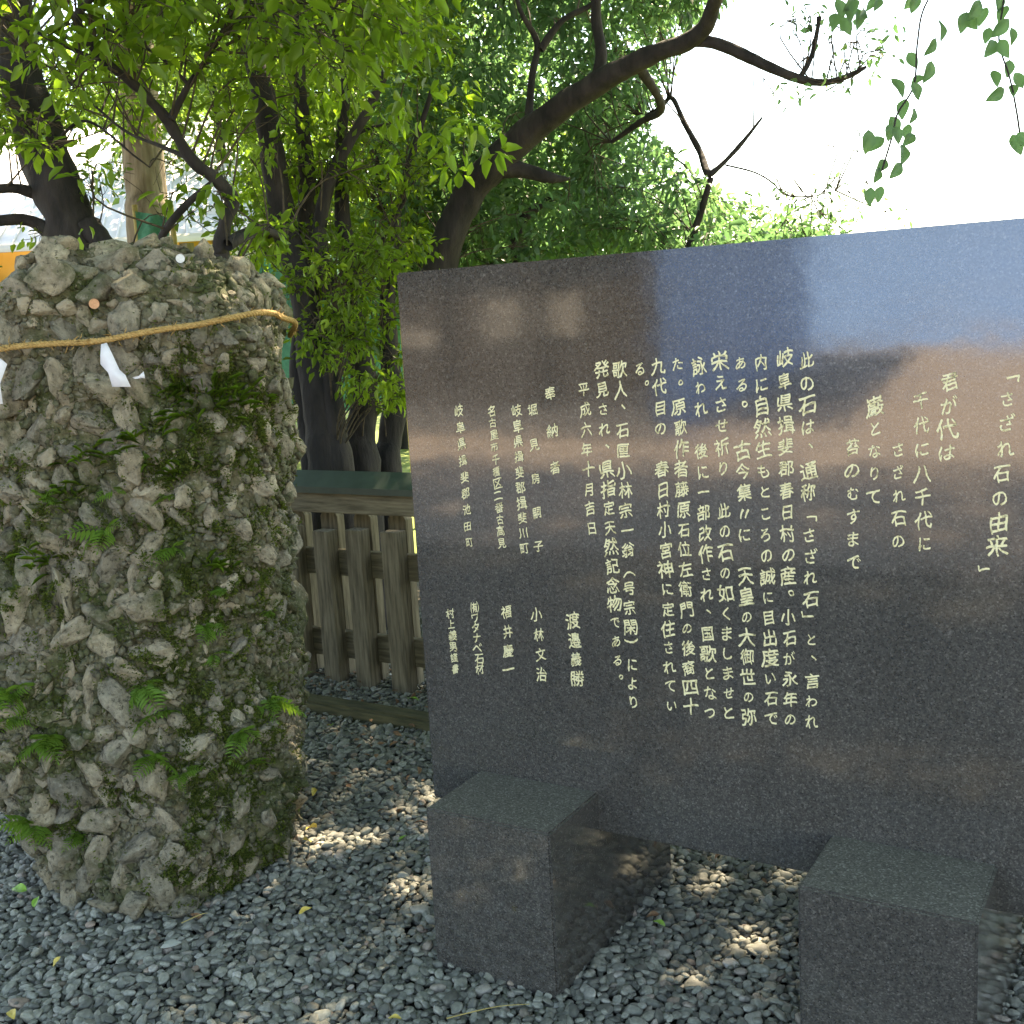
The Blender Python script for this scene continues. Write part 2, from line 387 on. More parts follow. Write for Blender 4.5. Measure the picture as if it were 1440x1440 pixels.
def inscriptions():
    chars = sorted({c for s, _, _, _ in COLS for c in s if c != '　'})
    obs = {}
    for c in chars:
        cu = bpy.data.curves.new('g', 'FONT'); cu.body = c; cu.size = 1; cu.resolution_u = 3; cu.offset = 0.0
        o = bpy.data.objects.new('g', cu); COL.objects.link(o); obs[c] = o
    dg = bpy.context.evaluated_depsgraph_get(); dg.update()
    G = {}
    for c, o in obs.items():
        me = bpy.data.meshes.new_from_object(o.evaluated_get(dg))
        bm = bmesh.new(); bm.from_mesh(me); bmesh.ops.triangulate(bm, faces=bm.faces[:])
        bmesh.ops.subdivide_edges(bm, edges=[e for e in bm.edges if e.calc_length() > .16], cuts=2)
        bmesh.ops.triangulate(bm, faces=bm.faces[:])
        bm.verts.index_update()
        V = np.array([v.co[:] for v in bm.verts]).reshape(-1, 3); F = np.array([[v.index for v in f.verts] for f in bm.faces]).reshape(-1, 3)
        bm.free(); bpy.data.meshes.remove(me)
        V = V[:, :2]-np.array([.5, .38])
        if c in '「」（）': V = np.stack([V[:, 1], -V[:, 0]], 1)
        if c in '、。': V = V+np.array([.45, .42])
        G[c] = (V, F)
    for o in obs.values():
        cu = o.data; bpy.data.objects.remove(o); bpy.data.curves.remove(cu)
    GL = []
    for s, p0, p1, k in COLS:
        a, b_ = slab_at(*p0), slab_at(*p1); n = len(s)
        gap = abs(a[2]-b_[2])/max(n-1, 1) if n > 1 else 0.05
        VV, FF, off = [], [], 0
        for i, c in enumerate(s):
            if c == '　': continue
            t = i/max(n-1, 1); P = a*(1-t)+b_*t
            V, F = G[c]; V = V.copy()
            kana = ('ぁ' <= c <= 'ん')
            sz = gap*k*(0.80 if kana else .96)*random.uniform(.86, 1.10)
            sx = sz*random.uniform(.84, 1.0)
            ph = random.uniform(0, 99)
            # hand written: strokes rise to the right, waver and swell
            V[:, 1] += random.uniform(.14, .26)*V[:, 0]-.16*V[:, 0]**2
            V[:, 0] += .035*np.sin(V[:, 1]*6+ph)+.010*np.sin(V[:, 1]*31+ph*2)-.05*V[:, 1]
            V[:, 1] += .025*np.sin(V[:, 0]*6+ph*3)+.010*np.sin(V[:, 0]*27+ph)
            X = P[0]+V[:, 0]*sx+random.uniform(-.0015, .0015); Z = P[2]+V[:, 1]*sz+random.uniform(-.001, .001)
            VV, FF, off = [], [], 0
            for q, (dx, dz) in enumerate(((0, 0), (.014, -.020), (.022, -.034))):
                VV.append(np.stack([X+dx*sz, np.full(len(X), -.0012-.0001*q), Z+dz*sz], 1)); FF.append(F+off); off += len(X)
            GL.append((abs(sz*sx), np.concatenate(VV), np.concatenate(FF)))
    GL.sort(key=lambda g: -g[0])
    print('CHARS', len(GL))
    for _, V, F in GL: link('carved_character', mesh_np('carved_character', V, F, M['gold']), mon)
    assert len(GL) <= 310, len(GL)
inscriptions()

# ------------------------------------------------------------------ fence
fence = empty('picket_fence', (-1.3, 1.42, 0), 'weathered timber picket fence with dark green capped top rail behind the monument', 'fence')
X0, X1 = -4.2, 3.0
def prism(name, pts, y0, y1, m, parent):
    bm = bmesh.new(); a = [bm.verts.new((x, y0, z)) for x, z in pts]; b_ = [bm.verts.new((x, y1, z)) for x, z in pts]
    bm.faces.new(a); bm.faces.new(b_[::-1]); n = len(pts)
    for i in range(n): bm.faces.new((a[i], b_[i], b_[(i+1) % n], a[(i+1) % n]))
    bmesh.ops.recalc_face_normals(bm, faces=bm.faces[:])
    bmesh.ops.bevel(bm, geom=bm.edges[:], offset=.002, segments=1, affect='EDGES')
    return link(name, mesh_bm(name, bm, m), parent)
box('top_beam', (X0, 1.33, .755), (X1, 1.43, .845), M['woodx'], fence, .004)
# sloping sheet cap
bm = bmesh.new()
prof = [(1.300, .842), (1.300, .868), (1.385, .925), (1.47, .868), (1.47, .842), (1.385, .86)]
a = [bm.verts.new((X0, y, z)) for y, z in prof]; b_ = [bm.verts.new((X1, y, z)) for y, z in prof]
bm.faces.new(a); bm.faces.new(b_[::-1])
for i in range(6): bm.faces.new((a[i], b_[i], b_[(i+1) % 6], a[(i+1) % 6]))
bmesh.ops.recalc_face_normals(bm, faces=bm.faces[:])
link('cap_sheet', mesh_bm('cap_sheet', bm, M['cap']), fence)
def at_y(x, y, Y): d = ray(x, y); return CAM+d*((Y-CAM[1])/d[1])
for ya, yb in ((773, 808), (886, 922)):
    za, zb = at_y(475, ya, 1.445)[2], at_y(475, yb, 1.445)[2]; box('rail', (X0, 1.432, zb), (X1, 1.472, za), M['woodx'], fence, .003)
pk = [at_y(*q, 1.365)[0] for q in ((391, 745), (438, 748), (484, 752), (533, 757))]
dx_ = (pk[3]-pk[0])/3; xs_ = [pk[1]+dx_*k for k in range(-16, 26)]
pwid = at_y(459, 748, 1.365)[0]-pk[1]
for xp in xs_:
    if not X0+.1 < xp < X1-.1: continue
    j = random.uniform(-.005, .005); zt = .672+random.uniform(-.007, .007); w_ = pwid+random.uniform(-.004, .004); tl = random.uniform(-.005, .005)
    prism('picket', [(xp+j, -.02), (xp+w_+j, -.02), (xp+w_+j+tl, zt), (xp+j+tl, zt)], 1.365, 1.43, M['wood'], fence)
    x2 = xp-.022
    prism('back_picket', [(x2-.018, -.02), (x2+.074, -.02), (x2+.074, .71), (x2+.050, .749), (x2+.006, .749), (x2-.018, .71)], 1.475, 1.525, M['wood'], fence)
for x in (-2.75, -.62, 1.5): box('post', (x, 1.34, -.05), (x+.11, 1.43, .753), M['wood'], fence, .004)
edge = box('timber_edging', (-4.0, 1.03, -.04), (3.2, 1.12, .045), M['edging'], None, .012)
edge.location = (0, 0, 0); tag(edge, 'long mossy timber edging beam lying between gravel and picket fence', 'edging')

# ------------------------------------------------------------------ boulder
RH = np.array([math.cos(YAW), -math.sin(YAW), 0.0]); FH = np.array([math.sin(YAW), math.cos(YAW), 0.0])
SPD = 3.20
RC = CAM*np.array([1, 1, 0]) + FH*SPD                 # a point straight ahead at the boulder's depth
def sil(x, y):                                         # photo point on the plane through the boulder's middle -> (along RH, z)
    d = ray(x, y); t = SPD/(d@FH); P = CAM+d*t; return (P-CAM)@RH, P[2]
right = [sil(*p) for p in ((395, 1205), (410, 1130), (412, 1050), (410, 950), (400, 850), (404, 700), (410, 620), (420, 545), (412, 470), (380, 405), (335, 366))]
right = sorted([(z, a_) for a_, z in right])
rz = np.array([q[0] for q in right]); ra = np.array([q[1] for q in right])
ZT = sil(200, 352)[1]
left_lo = [(0.0, sil(95, 1235)[0]), (.06, sil(60, 1215)[0]), (.18, sil(25, 1150)[0]), (.30, sil(-25, 1090)[0]), (.55, sil(-90, 950)[0]), (1.0, sil(-150, 700)[0]), (1.35, sil(-150, 500)[0]), (ZT, sil(-110, 380)[0])]
lz = np.array([q[0] for q in left_lo]); la = np.array([q[1] for q in left_lo])
LX = sil(240, 800)[0]; NOSE = sil(270, 1100)[0]
SL = sil(85, 400)[0]
def rock():
    nu, nv, nt_ = 330, 250, 40
    V = []
    for j in range(nv+nt_+1):
        if j <= nv: z = -.06+(ZT+.010)*(j/nv)
        else: q = (j-nv)/nt_; z = ZT-.050+.03*math.sin(q*math.pi/2)
        if j <= nv: k = 1-0.05*max(0, (j/nv-.95)/.05)**2
        else: k = .95*(1-q)
        R_ = float(np.interp(z, rz, ra))-.022; L_ = float(np.interp(z, lz, la))
        ac = (R_+L_)/2; hw = (R_-L_)/2; dpf = .40-.04*min(z, 1.2)
        for i in range(nu):
            th = 2*math.pi*i/nu; c, s = math.cos(th), math.sin(th); e = .78
            aa = ac+hw*k*math.copysign(abs(c)**e, c); bb = (dpf*(1-.22*min(1, abs((aa-NOSE)/.5)**1.5)) if s > 0 else .55)*k*math.copysign(abs(s)**e, s)
            zz = z-.12*max(0, min(1, (z-1.0)/.5))/(1+math.exp((aa-SL)/.03)); V.append((aa, -bb, zz, c, -s))
    V = np.array(V)
    P = RC[None]+RH[None]*V[:, 0:1]+FH[None]*V[:, 1:2]; P[:, 2] = V[:, 2]
    nrm = RH[None]*V[:, 3:4]+FH[None]*V[:, 4:5]
    n_ = nv+nt_
    top = np.repeat(np.arange(nv+nt_+1) > nv-6, nu)
    nrm[top, 2] = .8
    D = np.zeros(len(P))
    for i, p in enumerate(P):
        v = Vector(p)
        d = .085*noise.noise(v*2.6)+.045*noise.noise(v*6.5)+.016*noise.noise(v*17)
        f1 = noise.voronoi(v*11)[0]; f2 = noise.voronoi(v*27)[0]
        lf = 1/(1+math.exp((float((p-RC)@RH)-LX+.12*noise.noise(v*2.5))/.05))
        d -= .020*lf
        d += .022*(.35-f1[0])+.020*min(f1[1]-f1[0], .25)+.010*(.4-f2[0])+.006*noise.noise(v*60)
        D[i] = d
    P = P+nrm*D[:, None]
    m_ = nv+nt_
    i = np.arange(nu); F = []
    for j in range(m_):
        a_ = j*nu+i; b2 = j*nu+(i+1) % nu; F.append(np.stack([a_, b2, b2+nu, a_+nu], 1))
    return P, np.concatenate(F)
RP, RF = rock()
boul = empty('conglomerate_boulder', RC*np.array([1, 1, 0])+RH*sil(200, 900)[0], 'tall mossy conglomerate boulder of cemented stones tied with straw rope', 'boulder')
link('rock_body', mesh_np('rock_body', RP, RF, M['body'], True), boul)
BVH = BVHTree.FromPolygons([tuple(p) for p in RP], [tuple(f) for f in RF])
def on_rock(x, y, lift=0.0):
    d = Vector(ray(x, y)).normalized(); h = BVH.ray_cast(Vector(CAM), d)
    if h[0] is None: return None, None
    n = h[1]
    if n.dot(d) > 0: n = -n
    return h[0]+n*lift, n

# stone variants: hulls of random points, softened
def stone_mesh(seed, mat_, sub=2):
    rr = random.Random(seed); bm = bmesh.new()
    for i in range(14):
        v = Vector((rr.gauss(0, 1), rr.gauss(0, 1), rr.gauss(0, 1))).normalized()*rr.uniform(.75, 1.05); bm.verts.new(v)
    r_ = bmesh.ops.convex_hull(bm, input=bm.verts[:])
    bmesh.ops.delete(bm, geom=[g for g in r_['geom_interior'] if isinstance(g, bmesh.types.BMVert)], context='VERTS')
    bmesh.ops.bevel(bm, geom=bm.edges[:], offset=.07, segments=1, affect='EDGES')
    bmesh.ops.triangulate(bm, faces=bm.faces[:])
    if sub:
        bmesh.ops.subdivide_edges(bm, edges=bm.edges[:], cuts=2, use_grid_fill=True)
        for v in bm.verts:
            q = v.co*1.9+Vector((seed*3.3, 0, 0)); v.co += v.co.normalized()*(.16*noise.noise(q)+.12*(.5-abs(noise.noise(q*2.2)))-.05+.05*noise.noise(q*6))
    return mesh_bm('stone', bm, mat_, True)
SM = [stone_mesh(k, M['stone']) for k in range(14)]
TRI = np.array([(RP[f[0]]+RP[f[2]])/2 for f in RF]); 
FN = np.cross(RP[RF[:, 1]]-RP[RF[:, 0]], RP[RF[:, 3]]-RP[RF[:, 0]]); AR = np.linalg.norm(FN, axis=1); FN = FN/np.maximum(AR, 1e-12)[:, None]
cen = RC+RH*sil(200, 900)[0]
outw = TRI-cen; outw[:, 2] = 0; FN[np.sum(FN*outw, 1) < 0] *= -1
tpx, tpy, tz = to_px(TRI)
front = ((TRI-CAM)@FH < 3.36) & (tpx > -60) & (tpy < 1320)
def scatter_stones():
    idx = np.where(front & (TRI[:, 2] > -.01))[0]; pr = AR[idx]/AR[idx].sum()
    placed = []; n = 0; extra = []
    order = RNG.choice(idx, 30000, p=pr)
    for q_, f in enumerate(order):
        x, y = tpx[f], tpy[f]; tt = q_/30000
        leftness = 1/(1+math.exp((x-238-45*noise.noise(Vector((y*.01, 0, 0))))/16))
        if x > 330 and y < 620: leftness = max(leftness, .3)
        if y > 1130 and x < 260: leftness = 1
        if y < 560 and 120 < x < 260: leftness *= .75
        if random.random() > .035+leftness: continue
        r = (.046*(1-tt)**1.7+.0150)*random.uniform(.85, 1.15)
        if leftness < .5: r *= .72
        p = TRI[f]
        if any((p[0]-q[0])**2+(p[1]-q[1])**2+(p[2]-q[2])**2 < ((r+q[3])*(.70 if leftness > .5 else .8))**2 for q in placed): continue
        nn = Vector(FN[f]); loc = Vector(p)+nn*r*random.uniform(-.22, .20)
        rot = nn.to_track_quat('Z', 'Y').to_matrix() @ Matrix.Rotation(random.uniform(0, 6.28), 3, 'Z') @ Matrix.Rotation(random.gauss(0, .45), 3, 'X')
        placed.append((p[0], p[1], p[2], r, loc, rot, (r*random.uniform(1.05, 1.8), r*random.uniform(.7, 1.0), r*random.uniform(.6, .95))))
    placed.sort(key=lambda q: -q[3])
    for q in placed[:300]:
        o = bpy.data.objects.new('stone', random.choice(SM)); COL.objects.link(o); o.parent = boul
        o.location = q[4]-Vector(boul.location); o.rotation_euler = q[5].to_euler(); o.scale = q[6]
    VV, FF, off = [], [], 0
    for q in placed[300:]:
        me = random.choice(SM); V = np.array([v.co[:] for v in me.vertices])*np.array(q[6]); V = V@np.array(q[5]).T+np.array(q[4])
        FF += [[i+off for i in p.vertices] for p in me.polygons if len(p.vertices) == 3]; VV.append(V); off += len(V)
        FF += [[p.vertices[0]+off-len(V), p.vertices[k]+off-len(V), p.vertices[k+1]+off-len(V)] for p in me.polygons if len(p.vertices) > 3 for k in range(1, len(p.vertices)-1)]
    if VV: o = link('embedded_stones', mesh_np('embedded_stones', np.concatenate(VV), np.array(FF), M['stone'], True), boul); o['kind'] = 'stuff'
    return placed
PL = scatter_stones()
def _bvh2():
    V, F, off = [RP], [tuple(f) for f in RF], len(RP)
    src = {}
    for q in PL:
        me = SM[hash(q[0]) % len(SM)] if False else SM[0]
        if me.name not in src: src[me.name] = (np.array([v.co[:] for v in me.vertices]), [tuple(p.vertices) for p in me.polygons])
        v, f = src[me.name]; V.append(v*np.array(q[6])@np.array(q[5]).T+np.array(q[4])); F += [tuple(i+off for i in p) for p in f]; off += len(v)
    return BVHTree.FromPolygons([tuple(p) for p in np.concatenate(V)], F)
BVH = _bvh2()
def small_stones():
    ic = bmesh.new(); bmesh.ops.create_icosphere(ic, subdivisions=1, radius=1); ic.verts.index_update()
    tv = np.array([v.co[:] for v in ic.verts]); tf = np.array([[v.index for v in f.verts] for f in ic.faces]); ic.free()
    idx = np.where(front)[0]; n = 12000; f = RNG.choice(idx, n, p=AR[idx]/AR[idx].sum())
    r = np.exp(RNG.normal(0, .42, n))*.0070
    A = RNG.normal(0, 1, (n, 3, 3)); Q, _ = np.linalg.qr(A)
    jit = 1+RNG.normal(0, .27, (n, len(tv), 1))
    sc = np.stack([r*1.25, r*.9, r*.7], 1)
    V = np.einsum('nij,nkj->nki', Q, tv[None]*jit*sc[:, None, :]) + (TRI[f]+FN[f]*r[:, None]*.25)[:, None]
    F = tf[None]+np.arange(n)[:, None, None]*len(tv)
    o = link('small_stones', mesh_np('small_stones', V.reshape(-1, 3), F.reshape(-1, 3), M['small'], True), boul); o['kind'] = 'stuff'
small_stones()

# leaf blades -----------------------------------------------------------
LT = np.array([[0, 0, 0], [.35, .5, .10], [.35, -.5, .10], [.40, 0, 0], [.75, .33, .05], [.75, -.33, .05], [1, 0, -.12]])
LF3 = np.array([[0, 3, 1], [0, 2, 3]]); LF4 = np.array([[3, 6, 4, 1], [3, 2, 5, 6]])
DT = np.array([[0, 0, 0], [.45, .5, .10], [1, 0, -.08], [.45, -.5, .10]]); DF = np.array([[0, 2, 1], [0, 3, 2]])
def leaf_mesh(name, P, D, U, L, W, mat_, fine=True, tint=None):
    """P base, D direction, U rough up, L length, W width"""
    n = len(P); D = D/np.linalg.norm(D, axis=1)[:, None]
    Sd = np.cross(U, D); Sd /= np.maximum(np.linalg.norm(Sd, axis=1), 1e-6)[:, None]; Up = np.cross(D, Sd)
    T_ = LT if fine else DT
    V = P[:, None]+D[:, None]*(T_[None, :, 0:1]*L[:, None, None])+Sd[:, None]*(T_[None, :, 1:2]*W[:, None, None])+Up[:, None]*(T_[None, :, 2:3]*L[:, None, None])
    off = np.arange(n)[:, None, None]*len(T_)
    fs = [(LF3[None]+off).reshape(-1, 3), (LF4[None]+off).reshape(-1, 4)] if fine else [(DF[None]+off).reshape(-1, 3)]
    if tint is None: tint = RNG.random(n)
    return mesh_np(name, V.reshape(-1, 3), fs, mat_, False, {'tint': np.repeat(tint, len(T_))})

# moss on the boulder ----------------------------------------------------
def moss():
    idx = np.where(front)[0]
    spots = [(255, 530, 45, 50), (290, 560, 55, 45), (300, 700, 60, 80), (330, 850, 50, 60), (310, 1000, 60, 60), (225, 640, 45, 40), (250, 700, 30, 60), (265, 760, 25, 70), (235, 610, 60, 30), (160, 740, 30, 25),
             (60, 780, 50, 70), (35, 850, 50, 60), (240, 830, 30, 40), (300, 960, 35, 50), (290, 1120, 45, 90), (340, 1190, 40, 60), (330, 1060, 50, 50),
             (130, 920, 30, 30), (60, 1020, 50, 40), (150, 1110, 60, 20), (330, 590, 40, 60), (375, 640, 20, 60), (90, 1160, 40, 20), (270, 1230, 40, 30), (20, 700, 30, 60), (220, 930, 40, 60)]
    wgt = np.zeros(len(idx))
    for x, y, a_, b2 in spots: wgt += np.exp(-((tpx[idx]-x)/a_)**2-((tpy[idx]-y)/b2)**2)
    wgt = np.clip(wgt, 0, 1)+.012
    nz = np.array([noise.noise(Vector(TRI[i])*16) for i in idx]); wgt *= np.clip(.25+1.6*nz, 0, 2)
    wgt *= AR[idx]; wgt = np.clip(wgt, 0, None); wgt *= np.where(tpx[idx] > 240, 1.5, .8); n = 78000; f = RNG.choice(idx, n, p=wgt/wgt.sum())
    P = TRI[f]+RNG.normal(0, .004, (n, 3))+FN[f]*.0025; 
    for i in range(n):
        fn = FN[f[i]]; h = BVH.ray_cast(Vector(P[i]+fn*.13), Vector(-fn))
        if h[0] is not None: P[i] = np.array(h[0])
    D = FN[f]*.7+RNG.normal(0, .6, (n, 3)); U = RNG.normal(0, 1, (n, 3))
    L = RNG.uniform(.005, .014, n)
    o = link('moss', leaf_mesh('moss', P, D, U, L, L*.45, M['moss'], False), boul); o['kind'] = 'stuff'
moss()

# ferns -------------------------------------------------------------------
def frond_mesh(L, seed, npin=9):
    rr = random.Random(seed); P, D, U, LL, W = [], [], [], [], []
    for i in range(1, npin+1):
        t = i/(npin+.6); x = L*t; z = -L*.55*t*t+L*.18*t
        for s in (-1, 1):
            P.append((x, 0, z)); D.append((.42, s, -.25+rr.uniform(-.1, .1))); U.append((0, 0, 1)); l = L*.42*(math.sin(math.pi*min(.97, .22+.78*t)))*rr.uniform(.85, 1.1)+L*.02
            LL.append(l); W.append(l*.27)
    x = L; P.append((L*.95, 0, -L*.33)); D.append((1, 0, -.6)); U.append((0, 0, 1)); LL.append(L*.12); W.append(L*.05)
    # stalk
    for i in range(6):
        t = i/6; P.append((L*t, 0, -L*.55*t*t+L*.18*t)); D.append((1, 0, -.4*t*2+.18)); U.append((0, 0, 1)); LL.append(L*.2); W.append(.0016)
    return leaf_mesh('frond', np.array(P), np.array(D, float), np.array(U, float), np.array(LL), np.array(W), M['fern'], True, np.array([rr.uniform(.3, 1)]*len(P)))
FR = [frond_mesh(.06+.012*k, k) for k in range(4)]
ferns = [(150, 745, 4, .9, 'small fern in a hollow between two large stones, right of the leaning grey stone'),
 (160, 690, 2, .6, 'tiny fern sprig above the dark hollow in the boulder'),
 (200, 965, 6, 1.0, 'fern with curling fronds above the pair of round pebbles'),
 (240, 1000, 5, .9, 'fern with one yellowing frond just left of the round pebbles'),
 (375, 985, 6, 1.05, 'fern arching past the right edge of the boulder'),
 (340, 1030, 6, .85, 'low fern spray on the lower right of the boulder'),
 (215, 1065, 6, .95, 'bright fern tuft beneath the pair of round pebbles'),
 (60, 1040, 7, 1.1, 'large bright fern low on the left of the boulder'),
 (15, 975, 6, 1.0, 'pale fern at the left picture edge on the boulder'),
 (45, 1160, 7, .9, 'feathery fern near the foot of the boulder on the left'),
 (115, 1175, 5, .75, 'small fern at the boulder foot right of the feathery one'),
 (285, 880, 6, .8, 'fern clump at middle height on the mossy face'),
 (300, 920, 4, .7, 'small fern just under the middle clump on the mossy face'),
 (255, 1090, 4, .6, 'tiny dark fern below the bright tuft on the mossy face'),
 (320, 830, 4, .55, 'sparse fern high on the right mossy face'),
 (10, 1010, 4, .7, 'small green fern below the pale one at the left edge'),
 (345, 1075, 4, .6, 'lowest small fern on the right half of the boulder'),
 (235, 700, 4, .6, 'small dark fern in the moss level with the hollow'), (245, 770, 4, .6, 'small fern hanging in the moss below the hollow'),
 (210, 640, 4, .55, 'fern sprig in the mossy patch below the paper streamer'), (380, 860, 4, .5, 'tiny fern near the right rim at middle height'),
 (60, 700, 4, .6, 'small fern among the far left upper stones')]
for x, y, n, s, lab in ferns:
    p, nn = on_rock(x, y, .002)
    if p is None: continue
    e = empty('fern', p, lab, 'fern', 'ferns growing on the boulder')
    for i in range(n):
        o = bpy.data.objects.new('frond', random.choice(FR)); COL.objects.link(o); o.parent = e
        a0 = math.atan2(nn.y, nn.x)+random.uniform(-1.35, 1.35)
        o.rotation_euler = (random.uniform(-.9, .9), random.uniform(-.75, .45), a0); o.scale = [s*random.uniform(.65, 1.4)]*3
# grass tufts
tufts = [(258, 555, 22, 'left tuft of grass blades on the upper mossy face'), (305, 560, 26, 'densest tuft of long grass blades on the upper mossy face'),
 (345, 568, 16, 'right tuft of thin grass blades on the upper mossy face'), (258, 590, 12, 'short grass blades under the left tuft of the upper face'),
 (185, 622, 14, 'grass tuft in the moss beside the stone below the paper'), (240, 665, 10, 'sparse pale grass tuft in the middle of the moss'),
 (110, 640, 10, 'fine grass growing between the stones above the hollow'), (90, 705, 12, 'trailing grass on the left stones of the boulder'),
 (55, 790, 12, 'mossy grass tuft on the far left stones'), (300, 800, 9, 'few grass blades on the mossy face above the fern clump')]
for x, y, n, lab in tufts:
    p, nn = on_rock(x, y, .002)
    if p is None: continue
    P, D, U, L = [], [], [], []
    for i in range(n*2):
        q, _ = on_rock(x+random.gauss(0, 13), y+random.gauss(0, 10), .001)
        if q is None: continue
        P.append(tuple(q)); dd = nn*.6+Vector((random.gauss(0, .5), random.gauss(0, .5), random.uniform(-.1, .9))); D.append(tuple(dd)); U.append((0, 0, 1)); L.append(random.uniform(.035, .075))
    L = np.array(L)
    o = link('grass_tuft', leaf_mesh('grass_tuft', np.array(P)-np.array(p), np.array(D), np.array(U, float), L, np.full(len(L), .0042), M['leafnear'], True), None, p)
    tag(o, lab, 'grass', 'grass tufts on the boulder')

# rope --------------------------------------------------------------------
def tube(pts, rad, seg=8, mat_=None, name='tube', close=True):
    pts = [Vector(p) for p in pts]; n = len(pts); V = []; up = None
    for i, p in enumerate(pts):
        t = (pts[min(i+1, n-1)]-pts[max(i-1, 0)]).normalized()
        if up is None: up = t.orthogonal().normalized()
        up = (up-t*up.dot(t)).normalized(); s = t.cross(up); r = rad[i] if hasattr(rad, '__len__') else rad
        for k in range(seg):
            a = 2*math.pi*k/seg; V.append(p+(up*math.cos(a)+s*math.sin(a))*r)
    F = [(i*seg+k, i*seg+(k+1) % seg, (i+1)*seg+(k+1) % seg, (i+1)*seg+k) for i in range(n-1) for k in range(seg)]
    return np.array([v[:] for v in V]), np.array(F)
def resample(pts, n):
    """Catmull-Rom through pts"""
    P = np.array(pts, float); out = []
    m = len(P)
    for q in np.linspace(0, m-1-1e-6, n):
        i = int(q); t = q-i
        p0, p1, p2, p3 = P[max(i-1, 0)], P[i], P[min(i+1, m-1)], P[min(i+2, m-1)]
        out.append(.5*((2*p1)+(-p0+p2)*t+(2*p0-5*p1+4*p2-p3)*t*t+(-p0+3*p1-3*p2+p3)*t**3))
    return np.array(out)
def rope():
    px = [(-60, 500), (-20, 494), (25, 487), (80, 483), (135, 480), (185, 471), (230, 463), (275, 457), (320, 448), (362, 440), (385, 441)]
    path = []
    for x, y in px:
        best = None
        for dx in (-14, -7, 0, 7, 14):
            for dy in (-10, -4, 0, 4, 10):
                p, nn = on_rock(x+dx, y+dy)
                if p is None: continue
                d = (p-Vector(CAM)).dot(Vector(FH))
                if best is None or d < best: best = d
        if best is None: best = 3.15
        r_ = ray(x, y); path.append(CAM+r_*((best-.040)/(r_@FH)))
    e = CAM+ray(398, 447)*(3.14/(ray(398, 447)@FH)); path.append(e)
    path.append(e+FH*.12+RH*.01-np.array([0, 0, .015])); path.append(e+FH*.35-RH*.05-np.array([0, 0, .05]))
    C_ = resample(path, 420); root = empty('straw_rope', C_[200], 'thin twisted straw rope tied round the top of the boulder', 'rope')
    for s in range(3):
        q = []
        for i, p in enumerate(C_):
            t = Vector(C_[min(i+1, 419)]-C_[max(i-1, 0)]).normalized(); u = (Vector((0, 0, 1))-t*t.z).normalized(); v = t.cross(u)
            a = i*.62+s*2.094; q.append(Vector(p)+(u*math.cos(a)+v*math.sin(a))*.0040)
        V, F = tube(q, .0046, 6); link('strand', mesh_np('strand', V, F, M['rope'], True), root)
    n = 420; k = RNG.integers(5, 415, n); P = C_[k]+RNG.normal(0, .003, (n, 3)); tg = C_[k+3]-C_[k-3]; tg /= np.linalg.norm(tg, axis=1)[:, None]
    D = tg*RNG.choice([-1, 1], n)[:, None]*.9+RNG.normal(0, .55, (n, 3)); L = RNG.uniform(.008, .03, n)
    o = link('loose_fibres', leaf_mesh('loose_fibres', P, D, RNG.normal(0, 1, (n, 3)), L, np.full(n, .0011), M['rope'], False), root); o['kind'] = 'stuff'
    return C_
ROPE = rope()
def rope_px(x):
    px, py, z = to_px(ROPE); i = int(np.argmin(np.abs(px-x)+1e3*(z > 3.42))); return ROPE[i]
def strip(name, rows, mat_, label, cat, th=.0006, group=None):
    """folded paper from left/right photo points with a distance each"""
    V = []
    for (lx, ly, ld), (rx, ry, rd) in rows: V += [at(lx, ly, ld), at(rx, ry, rd)]
    V = np.array(V); base = V[0]; n = len(rows)
    F = np.array([[2*i, 2*i+1, 2*i+3, 2*i+2] for i in range(n-1)])
    V2 = V+FH*th; F2 = np.concatenate([F, F[:, ::-1]+len(V)])
    rim = []
    for i in range(n-1): rim += [[2*i, 2*i+2, 2*i+2+2*n, 2*i+2*n], [2*i+1, 2*i+1+2*n, 2*i+3+2*n, 2*i+3]]
    rim += [[0, 2*n, 2*n+1, 1], [2*n-2, 2*n-1, 4*n-1, 4*n-2]]
    o = link(name, mesh_np(name, np.concatenate([V, V2])-base, np.concatenate([F2, np.array(rim)]), mat_), None, base)
    return tag(o, label, cat, group)
rd = float((rope_px(145)-CAM)@CF)-.016
strip('paper_streamer', [((142, 484, rd), (150, 482, rd)), ((141, 500, rd-.01), (157, 496, rd-.012)), ((141, 512, rd), (168, 520, rd-.01)), ((152, 524, rd-.012), (176, 527, rd-.004)),
     ((158, 544, rd-.01), (184, 544, rd-.012))], M['paper'], 'folded white paper streamer hanging from the straw rope above the moss', 'paper streamer')
strip('paper_streamer', [((-8, 500, rd), (2, 505, rd)), ((-10, 516, rd-.01), (10, 512, rd-.01)), ((-8, 540, rd), (0, 540, rd)), ((-8, 568, rd-.01), (4, 568, rd-.01))],
     M['paper'], 'white paper streamer cut off by the left picture edge', 'paper streamer')
strip('paper_scrap', [((186, 531, rd-.006), (190, 533, rd-.006)), ((196, 528, rd-.012), (199, 532, rd-.004)), ((202, 522, rd-.010), (204, 532, rd-.006))], M['paper'],
     'small torn corner of white paper right of the hanging streamer', 'paper')
